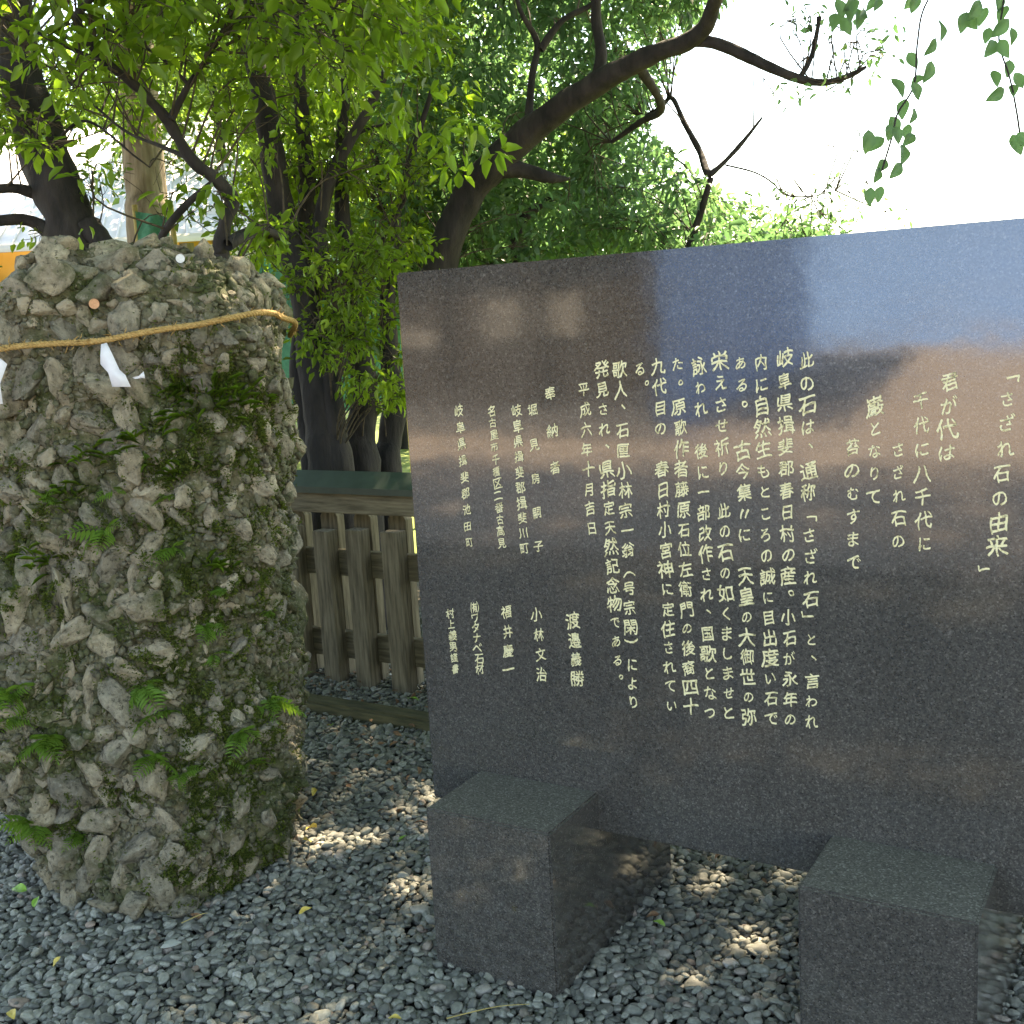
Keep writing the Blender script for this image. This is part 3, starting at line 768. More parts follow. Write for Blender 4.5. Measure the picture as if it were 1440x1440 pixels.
def coin(x, y, r, m, name, lab):
    p = None
    while p is None: p, nn = on_rock(x, y, .004); y += 2
    dd = (Vector(CAM)-p).normalized(); nn = (nn+dd*2).normalized(); p = p+dd*.03
    bm = bmesh.new(); bmesh.ops.create_cone(bm, cap_ends=True, segments=32, radius1=r, radius2=r, depth=.0016)
    top = [f for f in bm.faces if abs(f.normal.z) > .9]
    bmesh.ops.inset_individual(bm, faces=top, thickness=r*.12, depth=-.0003)
    o = link(name, mesh_bm(name, bm, m), None, p); o.rotation_euler = nn.to_track_quat('Z', 'Y').to_euler()
    tag(o, lab, 'coin')
coin(131, 427, .0125, M['copper'], 'copper_coin', 'copper coloured coin pressed between the upper stones of the boulder')
coin(255, 364, .0115, M['silver'], 'silver_coin', 'pale silver coin lying at the top rim of the boulder')

# ------------------------------------------------------------------ fallen leaves and odd bits on the gravel
LMES = {}
def single_leaf(mat_, L=.05, W=.026, key=None):
    k = key or mat_.name+str(L)
    if k not in LMES:
        bm = bmesh.new(); nx, ny = 8, 4; g = {}
        for i in range(nx+1):
            t = i/nx; wv = math.sin(math.pi*t**.8)**.9 if 0 < t < 1 else 0.02
            for j in range(-ny//2, ny//2+1):
                s = j/(ny/2); g[i, j] = bm.verts.new((t*L, s*W/2*wv, .12*L*abs(s)*wv-.25*L*(t-.4)**2+.03*L*math.sin(9*t+3*s)))
        for i in range(nx):
            for j in range(-ny//2, ny//2): bm.faces.new((g[i, j], g[i+1, j], g[i+1, j+1], g[i, j+1]))
        bmesh.ops.remove_doubles(bm, verts=bm.verts[:], dist=1e-5)
        me = mesh_bm('leaf', bm, mat_, True)
        a_ = me.attributes.new('tint', 'FLOAT', 'POINT'); a_.data.foreach_set('value', np.full(len(me.vertices), .6, dtype=np.float32))
        LMES[k] = me
    return LMES[k]
fl = [(445, 1162, 'yleaf', .055, 'bright yellow fallen leaf on the gravel right of the boulder foot'),
 (572, 1174, 'gleaf', .045, 'fresh green fallen leaf lying left of the monument foot'),
 (427, 1180, 'yleaf', .04, 'small yellow leaf in the sunlit patch beside the boulder'),
 (442, 1107, 'yleaf', .036, 'dull yellow leaf in shade behind the boulder edge'),
 (418, 1120, 'gleaf', .036, 'pale green leaf half hidden at the boulder edge'),
 (465, 1020, 'gleaf', .04, 'olive leaf lying just in front of the timber edging'),
 (420, 1285, 'yleaf', .036, 'cream coloured leaf on the gravel in front of the boulder'),
 (37, 1252, 'gleaf', .055, 'large pale green leaf on the gravel at lower left'),
 (47, 1276, 'gleaf', .036, 'small bright green leaf below the large pale one'),
 (927, 1285, 'bleaf', .034, 'orange red fallen leaf behind the left monument foot'),
 (936, 1302, 'gleaf', .034, 'small green leaf behind the left monument foot'),
 (85, 1345, 'yleaf', .028, 'tiny pale petal standing on the gravel at lower left'),
 (14, 1420, 'yleaf', .04, 'pale yellow leaf in the bottom left corner'),
 (268, 1285, 'bleaf', .045, 'brown dead leaf against the front foot of the boulder'),
 (590, 985, 'gleaf', .05, 'green leaf caught at the fence foot beside the monument'),
 (565, 1432, 'yleaf', .03, 'yellowish leaf at the bottom edge of the gravel')]
for x, y, m_, L, lab in fl:
    p = ground_at(x, y, .022); o = link('fallen_leaf', single_leaf(M[m_], L, L*.52), None, p)
    o.rotation_euler = (random.gauss(0, .3), random.gauss(0, .3), random.uniform(0, 6.28)); tag(o, lab, 'leaf', 'fallen leaves on the gravel')
pp = ground_at(240, 1327, .014); o = link('pale_pebble', SM[3].copy(), None, pp); o.data.materials[0] = m_noise('pale_flat_pebble', (.3, .33, .3), (.36, .38, .34), 60, bmp=.05, rough=.6)
o.scale = (.028, .021, .010); o.rotation_euler = (0, 0, .6); tag(o, 'large pale flat pebble lying among the small gravel before the boulder', 'pebble')
def twig(p0, p1, lab, r=.0016):
    a_, b2 = ground_at(*p0, .02), ground_at(*p1, .024); m_ = (a_+b2)/2+np.array([.01, .012, .006])
    V, F = tube(resample([a_, m_, b2], 14), list(np.linspace(r, r*.5, 14)), 5)
    o = link('twig', mesh_np('twig', V-a_, F, M['bamboo'], True), None, a_); tag(o, lab, 'twig', 'dry twigs on the gravel')
twig((255, 1298), (292, 1284), 'short straw coloured twig before the boulder foot')
twig((628, 1432), (745, 1412), 'long thin twig at the foot of the left support block')
def litter():
    n = 2600; P = np.stack([RNG.uniform(-3.2, 2.2, n), RNG.uniform(.35, 2.6, n), RNG.uniform(.012, .026, n)], 1)
    k = RNG.random(n) < np.clip((P[:, 1]-.2)/1.1, .03, 1); P = P[k]; n = len(P)
    D = RNG.normal(0, 1, (n, 3)); D[:, 2] *= .2; U = np.array([0, 0, 1.])+RNG.normal(0, .35, (n, 3)); L = RNG.uniform(.018, .04, n)
    o = link('leaf_litter', leaf_mesh('leaf_litter', P, D, U, L, L*.45, M['bleaf'])); tag(o, 'brown leaf litter scattered under the fence', 'leaf litter', kind='stuff')
litter()

# ------------------------------------------------------------------ trees
# sun patches seen on the ground: the leaves leave gaps there
SPOTS = [((445, 1195), .075), ((512, 1188), .06), ((562, 1255), .06), ((330, 1300), .05), ((100, 1408), .05), ((30, 1392), .06),
 ((1005, 1258), .06), ((1050, 1335), .06), ((1080, 1325), .05), ((905, 1290), .05), ((540, 1055), .07), ((500, 1050), .05), ((415, 1000), .08), ((595, 1095), .04),
 ((470, 990), .06), ((550, 690), .0), ((10, 1080), .05), ((1430, 1220), .08), ((70, 1380), .04), ((760, 1320), .0)]
SPW = []
for (x, y), r in SPOTS:
    if r: SPW.append((*ground_at(x, y)[:2], r))
for q in range(16): SPW.append((random.uniform(-3.4, -.5), random.uniform(1.2, 3.2), random.uniform(.05, .14)))
for q in range(46): SPW.append((random.uniform(-5.5, 2.5), random.uniform(-7.0, -2.6), random.uniform(.06, .22)))
def open_gap(P, jit=.03):
    g = P-SUNV[None]*(P[:, 2:3]/SUNV[2]); k = np.zeros(len(P), bool)
    for x, y, r in SPW:
        r = r*.8; k |= ((g[:, 0]-x)/1.5)**2+(g[:, 1]-y)**2 < r*r
    return k
GREEN = {}
def poly_in(px, py, poly):
    ins = np.zeros(len(px), bool); n = len(poly); j = n-1
    for i in range(n):
        xi, yi = poly[i]; xj, yj = poly[j]
        c = ((yi > py) != (yj > py)) & (px < (xj-xi)*(py-yi)/(yj-yi+1e-9)+xi); ins ^= c; j = i
    return ins
class Tree:
    def __init__(s, name, base, label, bark, leaf, cat='tree', group='trees behind the fence'):
        s.root = empty(name, base, label, cat, group); s.bark = bark; s.leaf = leaf; s.sk = []; s.L = []; s.tw = ([], []); s.nt = 0
    def limb(s, pts, radii, name='branch', n=None, seg=10, rough=.10):
        n = n or 8*len(pts); C_ = resample(pts, n); R_ = np.interp(np.linspace(0, 1, n), np.linspace(0, 1, len(radii)), radii)
        V, F = tube(C_, list(R_), seg)
        cc = np.repeat(C_, seg, 0)
        dv = np.array([rough*1.6*noise.noise(Vector(v)*9)+rough*noise.noise(Vector((v[0]*40, v[1]*40, v[2]*9))) for v in V])
        V = cc+(V-cc)*(1+dv[:, None])
        link(name, mesh_np(name, V, F, s.bark, True), s.root); s.sk.append(C_)
    def limb_px(s, pts, name='branch', seg=10, ground=False):
        """pts: (x, y, distance, width in photo pixels)"""
        P = [at(x, y, d) for x, y, d, w_ in pts]; R_ = [w_*d/FPX/2 for x, y, d, w_ in pts]
        s.limb(P, R_, name, seg=seg)
    def clump(s, c, rad, n, L, flat=.75, up=.8, twig=True):
        c = np.array(c)
        A = np.concatenate(s.sk); i = int(np.argmin(np.sum((A-c)**2, 1)+.6*np.abs(A[:, 2]-c[2]+.3))); b0 = A[i]
        if twig and np.linalg.norm(b0-c) < .68:
            m_ = (b0+c)/2+RNG.normal(0, .05, 3)+np.array([0, 0, .07]); q = resample([b0, m_, c], 8)
            dl = np.linalg.norm(b0-c); V, F = tube(q, list(np.linspace(.0035+.0035*dl, .0018, 8)), 4); s.tw[0].append(V); s.tw[1].append(F+s.nt); s.nt += len(V)
            for _ in range(4):
                e = c+RNG.normal(0, 1, 3)*rad*.8; V, F = tube(resample([q[5], (q[5]+e)/2+RNG.normal(0, .02, 3), e], 5), list(np.linspace(.0025, .001, 5)), 3)
                s.tw[0].append(V); s.tw[1].append(F+s.nt); s.nt += len(V)
        P = RNG.normal(0, 1, (n, 3)); P /= np.linalg.norm(P, axis=1)[:, None]; P *= (RNG.random((n, 1))**.5)*rad; P[:, 2] *= flat
        D = P/rad*1.0+RNG.normal(0, .55, (n, 3)); D[:, 2] -= .45
        U = np.array([0, 0, 1.])*up+RNG.normal(0, .55, (n, 3)); l = L*RNG.uniform(.65, 1.2, n)
        tt = np.clip(RNG.normal(.5, .22)+RNG.normal(0, .15, n), 0, 1)
        s.L.append((P+c, D, U, l, l*RNG.uniform(.36, .5, n), tt))
    def finish(s, fine=True, singles=0, view=None, gaps=True, name='crown'):
        P, D, U, L, W, T_ = (np.concatenate([q[k] for q in s.L]) for k in range(6))
        keep = np.ones(len(P), bool)
        if gaps: keep &= ~open_gap(P)
        px, py, z = to_px(P); vis = (z > .3) & (px > -40) & (px < 1480) & (py > -40) & (py < 1480)
        if view is not None: keep &= ~(vis & ~view(px, py))
        keep &= z > -50
        P, D, U, L, W, T_, z, vis = P[keep], D[keep], U[keep], L[keep], W[keep], T_[keep], z[keep], vis[keep]
        if singles:
            sz = np.where(vis, L/z, 0); idx = np.argsort(-sz)[:singles]; idx = idx[sz[idx] > 0]
            var = []
            for k in range(8):
                var.append(leaf_mesh('leaf', np.zeros((1, 3)), np.array([[1., 0, 0]]), np.array([[0, 0, 1.]]), np.array([1.]), np.array([.36+.02*k]), s.leaf, True, np.array([.1+.12*k])))
            for i in idx:
                o = bpy.data.objects.new('leaf', var[int(T_[i]*7.9)]); COL.objects.link(o); o.parent = s.root
                d = Vector(D[i]).normalized(); sd = Vector(U[i]).cross(d).normalized(); u = d.cross(sd)
                mt = Matrix((d, sd, u)).transposed(); o.rotation_euler = mt.to_euler(); o.scale = [L[i]]*3; o.location = Vector(P[i])-s.root.location
            m_ = np.ones(len(P), bool); m_[idx] = False; P, D, U, L, W, T_ = P[m_], D[m_], U[m_], L[m_], W[m_], T_[m_]
        o = link(name, leaf_mesh(name, P, D, U, L, W, s.leaf, fine, T_), s.root); o['kind'] = 'stuff'
        if s.tw[0]:
            o = link('twigs', mesh_np('twigs', np.concatenate(s.tw[0]), np.concatenate(s.tw[1]), M['twig'], True), s.root); o['kind'] = 'stuff'
        return len(P)
def rnd_in(poly, n):
    xs = [p[0] for p in poly]; ys = [p[1] for p in poly]; out = []
    while len(out) < n:
        x = RNG.uniform(min(xs), max(xs), 64); y = RNG.uniform(min(ys), max(ys), 64); k = poly_in(x, y, poly); out += list(zip(x[k], y[k]))
    return out[:n]
SKYHOLE = [(905, 175), (935, 120), (960, 70), (1010, 40), (1040, -60), (1500, -60), (1500, 400), (1180, 400), (1190, 330), (1150, 300), (1070, 292), (1010, 268), (968, 225), (925, 195)]
def noholes(px, py): return ~poly_in(px, py, SKYHOLE)
def g0(x, y, d):                                   # foot of a trunk seen at (x, y) at distance d
    p = at(x, y, d); return np.array([p[0], p[1], -.05])

# leaning tree over the monument (E)
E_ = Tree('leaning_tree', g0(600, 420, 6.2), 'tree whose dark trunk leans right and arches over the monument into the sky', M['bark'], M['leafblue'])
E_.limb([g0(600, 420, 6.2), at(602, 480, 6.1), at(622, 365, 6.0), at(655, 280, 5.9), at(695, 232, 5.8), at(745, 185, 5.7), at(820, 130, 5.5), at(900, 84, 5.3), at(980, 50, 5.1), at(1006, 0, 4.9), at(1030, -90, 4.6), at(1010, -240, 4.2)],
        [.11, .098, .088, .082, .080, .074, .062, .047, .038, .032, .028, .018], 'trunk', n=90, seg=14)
E_.limb_px([(965, 56, 5.15, 18), (1010, 62, 5.1, 17), (1060, 84, 5.05, 15), (1120, 110, 5.0, 13), (1160, 116, 5.0, 10), (1195, 106, 4.95, 8), (1218, 94, 4.9, 4)])
E_.limb_px([(1124, 110, 5, 8), (1140, 82, 5, 7), (1150, 40, 5, 6), (1152, 24, 5, 7)])
E_.limb_px([(832, 125, 5.5, 20), (846, 80, 5.5, 17), (838, 20, 5.5, 15), (845, -60, 5.4, 13), (860, -200, 5.2, 8)])
E_.limb_px([(742, 186, 5.7, 14), (748, 110, 5.7, 10), (755, 60, 5.7, 9), (730, 10, 5.6, 6), (720, -60, 5.6, 5)])
E_.limb_px([(760, 70, 5.7, 12), (790, 30, 5.7, 9), (830, 8, 5.7, 8), (870, -20, 5.6, 6)])
E_.limb_px([(700, 235, 5.8, 34), (740, 240, 5.8, 22), (775, 250, 5.8, 16), (800, 252, 5.8, 4)])
E_.limb_px([(905, 165, 6.6, 4), (930, 150, 6.5, 6), (945, 138, 6.4, 7), (962, 172, 6.3, 8), (985, 215, 6.2, 9), (995, 243, 6.1, 11), (1010, 236, 6.1, 7), (1040, 205, 6.1, 6), (1072, 165, 6.1, 3)])
E_.limb_px([(1020, 232, 6.1, 3), (1060, 242, 6.1, 2.5), (1085, 256, 6.1, 2.5), (1105, 274, 6.1, 2.5), (1140, 276, 6.1, 2), (1175, 268, 6.1, 1.5)])
E_.limb_px([(896, 90, 5.3, 14), (930, 150, 5.6, 12), (900, 172, 5.9, 9), (860, 200, 6.1, 6)])
E_.limb_px([(1000, 250, 6.1, 9), (985, 300, 6.2, 10), (970, 345, 6.3, 12), (960, 400, 6.4, 13)])
polyE = [(540, -60), (985, -60), (985, 10), (950, 50), (920, 110), (895, 165), (930, 205), (962, 240), (1010, 280), (1070, 305), (1150, 325), (1190, 345), (1100, 380), (900, 395), (540, 420)]
for x, y in rnd_in(polyE, 480):
    d = RNG.uniform(6.1, 9.0)
    E_.clump(at(x, y, d), RNG.uniform(.14, .27), int(RNG.uniform(55, 90)), .072)
for x, y in [(1115, 40), (1135, 20), (1160, 60), (1120, 130), (1200, 110), (1215, 90), (1225, 75), (1160, 128), (1175, 95), (1130, 5), (1185, 30), (1210, 60), (1250, 70), (1250, 50)]:
    E_.clump(at(x, y, 5), .10, 11, .045)
for x, y in [(1060, 270), (1080, 300), (1105, 275), (1135, 282), (1165, 262), (1180, 295), (1170, 320), (1150, 300), (1215, 215), (1160, 215), (1215, 170), (1090, 135), (1230, 280), (1215, 285), (1265, 305)]:
    E_.clump(at(x, y, 6.1), .11, 14, .045)

# multi-stemmed tree behind the fence (D)
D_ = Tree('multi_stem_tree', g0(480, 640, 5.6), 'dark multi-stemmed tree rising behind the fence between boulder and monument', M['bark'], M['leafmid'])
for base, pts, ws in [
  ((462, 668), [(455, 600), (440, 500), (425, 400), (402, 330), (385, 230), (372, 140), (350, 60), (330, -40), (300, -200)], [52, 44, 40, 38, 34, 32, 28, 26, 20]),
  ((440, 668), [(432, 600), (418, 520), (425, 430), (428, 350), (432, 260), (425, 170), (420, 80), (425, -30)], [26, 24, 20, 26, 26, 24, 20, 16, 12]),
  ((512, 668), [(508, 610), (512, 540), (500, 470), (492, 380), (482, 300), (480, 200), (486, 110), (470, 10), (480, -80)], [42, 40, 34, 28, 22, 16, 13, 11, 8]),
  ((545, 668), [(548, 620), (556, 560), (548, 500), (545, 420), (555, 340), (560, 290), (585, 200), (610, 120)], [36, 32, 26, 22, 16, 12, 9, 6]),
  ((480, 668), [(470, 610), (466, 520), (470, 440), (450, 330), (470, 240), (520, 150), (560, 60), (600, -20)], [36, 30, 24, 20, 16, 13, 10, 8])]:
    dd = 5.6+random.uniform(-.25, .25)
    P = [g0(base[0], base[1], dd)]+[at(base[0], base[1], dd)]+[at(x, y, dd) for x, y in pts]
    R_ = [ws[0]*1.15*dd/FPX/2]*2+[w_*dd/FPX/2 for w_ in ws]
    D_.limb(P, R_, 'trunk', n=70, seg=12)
D_.limb_px([(400, 330, 5.6, 18), (365, 325, 5.4, 20), (330, 335, 5.2, 14), (308, 350, 5.1, 10)])
D_.limb_px([(430, 300, 5.6, 10), (460, 240, 5.6, 8), (500, 190, 5.5, 5), (560, 170, 5.5, 3)])
D_.limb_px([(540, 420, 5.6, 7), (535, 350, 5.7, 6), (560, 300, 5.7, 5), (590, 240, 5.7, 3)])
D_.limb_px([(725, 420, 6.6, 22), (722, 370, 6.6, 20), (735, 310, 6.6, 14), (790, 270, 6.6, 8)])
D_.limb_px([(575, 400, 6.6, 16), (572, 330, 6.6, 14), (540, 300, 6.6, 8), (530, 220, 6.6, 6)])
for x, y in rnd_in([(310, -60), (620, -60), (640, 150), (600, 330), (560, 380), (330, 370), (330, 150)], 175):
    D_.clump(at(x, y, RNG.uniform(5.3, 7.8)), RNG.uniform(.12, .24), int(RNG.uniform(45, 75)), .055)
for x, y in rnd_in([(425, 330), (575, 320), (560, 420), (570, 560), (530, 585), (480, 565), (440, 500), (405, 440)], 72):
    D_.clump(at(x, y, RNG.uniform(4.9, 5.8)), RNG.uniform(.07, .13), 34, .05)

# gnarled tree just behind the boulder (C), nearest leaves
C_ = Tree('gnarled_tree', g0(320, 500, 4.5), 'small gnarled tree with crooked bare limbs standing directly behind the boulder', M['bark'], M['leafnear'])
C_.limb([g0(320, 480, 4.5), at(318, 420, 4.5), at(310, 350, 4.45), at(318, 310, 4.4), at(326, 280, 4.4), at(303, 252, 4.35), at(272, 228, 4.3), at(248, 190, 4.25), at(232, 165, 4.2), at(195, 125, 4.1), at(150, 88, 4.0), at(115, 45, 3.9), at(110, 20, 3.85), at(132, -10, 3.8), at(150, -80, 3.7)],
        [.04, .035, .028, .03, .026, .026, .022, .020, .020, .018, .017, .015, .014, .010, .007], 'trunk', n=110, seg=12, rough=.16)
C_.limb_px([(240, 168, 4.2, 12), (262, 125, 4.2, 9), (282, 95, 4.2, 8), (310, 50, 4.15, 6), (330, 0, 4.1, 4)])
C_.limb_px([(268, 122, 4.2, 6), (225, 80, 4.2, 5), (170, 50, 4.2, 4), (110, 25, 4.1, 3)])
C_.limb_px([(320, 345, 4.4, 16), (350, 330, 4.5, 14), (375, 325, 4.6, 12), (400, 335, 4.8, 8)])
C_.limb_px([(212, 365, 4.6, 10), (232, 325, 4.5, 11), (262, 288, 4.45, 11), (300, 256, 4.4, 9)])
C_.limb_px([(265, 222, 4.3, 7), (225, 205, 4.4, 6), (170, 180, 4.5, 4), (90, 110, 4.5, 3), (30, 70, 4.5, 2)])
C_.limb_px([(150, 88, 4.0, 6), (80, 60, 4.0, 5), (20, 30, 4.0, 4), (-60, 10, 3.9, 3)])
for x, y in rnd_in([(-60, -60), (620, -60), (580, 60), (500, 110), (430, 90), (330, 70), (230, 90), (140, 80), (60, 90), (-60, 100)], 85):
    C_.clump(at(x, y, RNG.uniform(3.7, 4.8)), RNG.uniform(.10, .18), 24, .078)
for x, y in [(30, 60), (60, 75), (250, 80), (600, 60), (550, 120), (660, 170), (640, 190), (690, 205), (560, 40), (520, 60), (490, 80), (390, 325), (380, 330), (250, 270), (310, 210), (130, 240), (60, 210), (50, 200), (110, 360), (125, 350),
    (610, 190), (585, 150), (540, 170), (400, 110), (330, 160), (350, 130), (310, 120), (380, 200), (300, 270), (455, 130), (640, 120), (650, 240), (540, 230), (350, 220), (180, 100), (90, 130)]:
    C_.clump(at(x, y, RNG.uniform(3.9, 4.9)), .10, 15, .075)

# thick trunk at the left (A)
A_ = Tree('thick_trunk_tree', g0(125, 420, 5.4), 'thick dark trunk leaning left above the boulder, a side limb at its foot', M['bark'], M['leafmid'])
A_.limb([g0(150, 520, 5.4), at(130, 440, 5.4), at(112, 370, 5.4), at(98, 310, 5.4), at(75, 250, 5.4), at(52, 180, 5.4), at(30, 110, 5.4), at(18, 20, 5.4), at(0, -120, 5.4), at(-20, -360, 5.2)],
        [.16, .15, .125, .12, .12, .11, .10, .09, .08, .06], 'trunk', n=70, seg=18, rough=.12)
A_.limb_px([(125, 320, 5.35, 40), (150, 345, 5.3, 26), (180, 362, 5.2, 20), (205, 375, 5.1, 14)])
A_.limb_px([(75, 330, 5.4, 26), (40, 310, 5.4, 16), (-20, 312, 5.3, 15), (-80, 320, 5.2, 10)])
A_.limb_px([(60, 275, 5.4, 20), (20, 265, 5.3, 14), (-40, 270, 5.2, 12)])
A_.limb_px([(70, 210, 5.3, 5), (120, 170, 5.2, 4), (190, 220, 5.1, 3), (210, 235, 5.1, 2)])
for x, y in rnd_in([(-60, 60), (110, 60), (120, 130), (60, 190), (-60, 200)], 20): A_.clump(at(x, y, RNG.uniform(4.9, 6.2)), .15, 40, .055)
for x, y in rnd_in([(100, 60), (330, 60), (330, 200), (250, 195), (120, 165)], 22): A_.clump(at(x, y, RNG.uniform(5.2, 7.2)), .17, 45, .055)
for x, y in [(140, 260), (160, 240), (40, 330), (250, 300), (280, 290), (120, 280), (200, 180), (260, 240)]: A_.clump(at(x, y, 5.4), .10, 16, .05)

# tree out of frame on the right: its hanging leaves and the shade overhead
R_T = Tree('overhanging_tree', (3.3, .9, 0), 'broadleaf tree beyond the right edge whose large leaves hang into the sky', M['bark'], M['leafblue'], group='trees behind the fence')
R_T.limb([np.array([3.3, .9, -.05]), np.array([3.25, .8, 1.4]), np.array([3.1, .7, 2.6]), np.array([2.7, .3, 3.5]), np.array([2.2, -.2, 4.2])], [.16, .13, .12, .09, .05], 'trunk', n=40, seg=14)
R_T.limb([np.array([3.1, .7, 2.6]), np.array([2.4, .75, 2.75]), np.array(at(1480, -60, 3.0)), np.array(at(1330, -50, 2.9)), np.array(at(1210, -30, 2.9))], [.05, .035, .02, .012, .005])
for pts in ([(1335, -45), (1300, 10), (1290, 60), (1285, 120), (1262, 160), (1255, 190), (1240, 240)], [(1420, -50), (1410, 10), (1405, 60), (1420, 110), (1430, 160), (1436, 205)], [(1215, -30), (1200, 5), (1195, 30)]):
    R_T.limb_px([(x, y, 2.75, 2.8) for x, y in pts], 'twig', seg=5)
CH = [(700, 60), (690, 110), (740, 80), (640, 90), (665, 40), (725, 30), (800, 20), (820, 8), (980, 20), (965, 5), (1090, 130), (1045, 200), (1185, 95), (1215, 90), (1230, 45), (1265, 70), (970, 255), (990, 340), (1035, 305), (910, 370), (985, 385), (930, 460), (970, 490),
 (870, 560), (950, 560), (955, 590), (930, 650), (840, 700), (900, 720), (780, 600), (810, 610), (1335, 15), (1350, 60), (1340, 120), (1390, 155), (1285, 150), (1300, 205), (1355, 205), (1375, 290), (1320, 330), (1420, 340), (1395, 380), (1320, 400), (1410, 610), (1440, 590),
 (820, 740), (790, 830), (830, 820), (905, 570), (895, 530), (700, 20), (760, 60)]
for i, (x, y) in enumerate(CH):
    px, py = 960+x/3, y/3; d = 2.75+random.uniform(-.06, .06)
    L = random.uniform(.040, .058)
    dr = Vector(CR)*random.gauss(-.1, .6)-Vector(CU)*1.0+Vector(CF)*random.gauss(0, .3)
    o = link('leaf', single_leaf(M['leafblue'], .04, .024, 'hang'), R_T.root, at(px, py, d)-np.array(dr.normalized())*L*.5)
    fwd = dr.normalized(); nn = (-Vector(CF)*1.0+Vector(CR)*random.gauss(0, .5)).normalized(); sd = nn.cross(fwd).normalized(); u = fwd.cross(sd)
    o.rotation_euler = Matrix((fwd, sd, u)).transposed().to_euler(); o.scale = [L/.04]*3

# overhead canopy, shared out to the trees it grows from
def canopy():
    n = 0
    for _ in range(3200):
        x = RNG.uniform(-6.8, 5.2); y = RNG.uniform(-3.6, 5.8); z = RNG.uniform(4.3, 6.6)
        if y > 4.5: z += .5
        c = np.array([x, y, z]); t = A_ if x < -4 else (E_ if x < 1.6 else R_T)
        if RNG.random() < .12: continue
        t.clump(c, RNG.uniform(.30, .5), int(RNG.uniform(55, 80)), .115, flat=.45, up=1.6, twig=False); n += 1
for t, tips in ((E_, [(0, 2.5, 5), (-2, 4, 5.2), (-1, -1.5, 5.0), (1, 4.5, 5)]), (R_T, [(2.5, 3, 5), (3, -2, 5), (1.8, 1, 5)]), (A_, [(-5, 3, 5.2), (-4.5, -1, 5)])):
    top = t.sk[0][-1]
    for q in tips: t.limb([top, (top+np.array(q))/2+np.array([0, 0, .35]), np.array(q)], [.03, .02, .01], n=14, seg=8)
canopy()
nn_ = [T.finish(fine=True, singles=k, view=v) for T, k, v in ((E_, 0, None), (D_, 0, noholes), (C_, 300, noholes), (A_, 0, noholes), (R_T, 0, noholes))] if False else []
def e_view(px, py): return noholes(px, py) | poly_in(px, py, [(1040, 255), (1120, 240), (1200, 250), (1280, 290), (1280, 330), (1040, 330)]) | (poly_in(px, py, [(1085, 0), (1270, 0), (1270, 150), (1085, 150)]) ) | poly_in(px, py, [(1080, 120), (1120, 120), (1100, 150)])
for T_, k, v, fi in ((D_, 120, noholes, True), (C_, 300, noholes, True), (A_, 0, noholes, True)): nn_.append(T_.finish(fi, k, v))
# the arching tree: canopy leaves must stay out of the open sky, sprigs on its limb stay
big = [q for q in E_.L if q[3].mean() > .09]; small = [q for q in E_.L if q[3].mean() <= .09]
E_.L = small; nn_.append(E_.finish(True, 0, e_view)); E_.L = big; E_.tw = ([], []); nn_.append(E_.finish(False, 0, noholes, name='high_crown'))
nn_.append(R_T.finish(False, 0, noholes))

# cedar with pale straight trunk (B)
B_ = Tree('cedar_tree', g0(205, 400, 8.5), 'tree with pale straight fibrous trunk left of centre beyond the boulder', M['barkpale'], M['leafmid'])
B_.limb([g0(215, 420, 8.5), at(212, 360, 8.5), at(205, 270, 8.5), at(196, 150, 8.5), at(190, 40, 8.5), at(184, -80, 8.5), at(178, -420, 8.5)], [.20, .16, .15, .145, .13, .12, .08], 'trunk', n=50, seg=20, rough=.05)
for q in range(30):
    z = RNG.uniform(3.6, 7); c = B_.sk[0][30]*np.array([1, 1, 0])+np.array([RNG.normal(0, .8), RNG.normal(0, .8), z]); B_.clump(c, .4, 90, .07)
B_.finish(False, 0, noholes)

# background trees
def far_tree(x, y, h, r, label, n, L, zc=None, lf='leaffar'):
    t = Tree('background_tree', (x, y, 0), label, M['bark'], M[lf], group='background trees')
    t.limb([np.array([x, y, -.05]), np.array([x+.1, y, h*.35]), np.array([x, y, h*.8])], [r*.06, r*.05, r*.02], 'trunk', n=14, seg=8)
    for _ in range(n):
        v = RNG.normal(0, 1, 3); v /= np.linalg.norm(v); v *= RNG.uniform(.45, 1)
        c = np.array([x+v[0]*r, y+v[1]*r, h*.58+v[2]*h*.40])
        t.clump(c, r*.28, 60, L, twig=False)
    t.finish(False, 0, noholes, gaps=False)
def gx(px, d):
    p = at(px, 450, d); return p[0], p[1]
FT = [(330, 14, 6.0, 1.7, 'background tree beyond the end of the pale roof', 70, .14), (430, 15, 7.5, 2.2, 'background tree seen behind the multi-stemmed trunks', 90, .16),
 (560, 14, 6.5, 2.0, 'background tree just left of the leaning trunk', 80, .15), (690, 15, 5.6, 2.0, 'background tree behind the leaning trunk', 80, .15),
 (820, 16, 4.6, 1.9, 'background tree above the middle of the monument', 80, .13), (930, 15, 3.4, 1.5, 'low round background tree above the monument', 70, .11),
 (1040, 16, 2.9, 1.3, 'lowest rightmost background tree just over the monument edge', 60, .10), (120, 26, 8.5, 3.0, 'tall background tree behind the pale roof', 110, .2),
 (-30, 26, 8.5, 3, 'background tree at far left behind the orange walled building', 100, .2), (240, 28, 9.5, 3, 'tallest background tree behind roof and cedar trunk', 110, .2),
 (380, 24, 10, 3.2, 'deep background tree behind the trunks', 100, .2), (520, 25, 10, 3.2, 'deep background tree left of the arch of the leaning tree', 100, .2), (660, 24, 9, 3, 'deep background tree under the arching trunk', 100, .2)]
for px, d, h, r, lab, n, L in FT:
    X, Y = gx(px, d); far_tree(X, Y, h, r, lab, n, L, lf='leafblue' if px > 780 else 'leaffar')

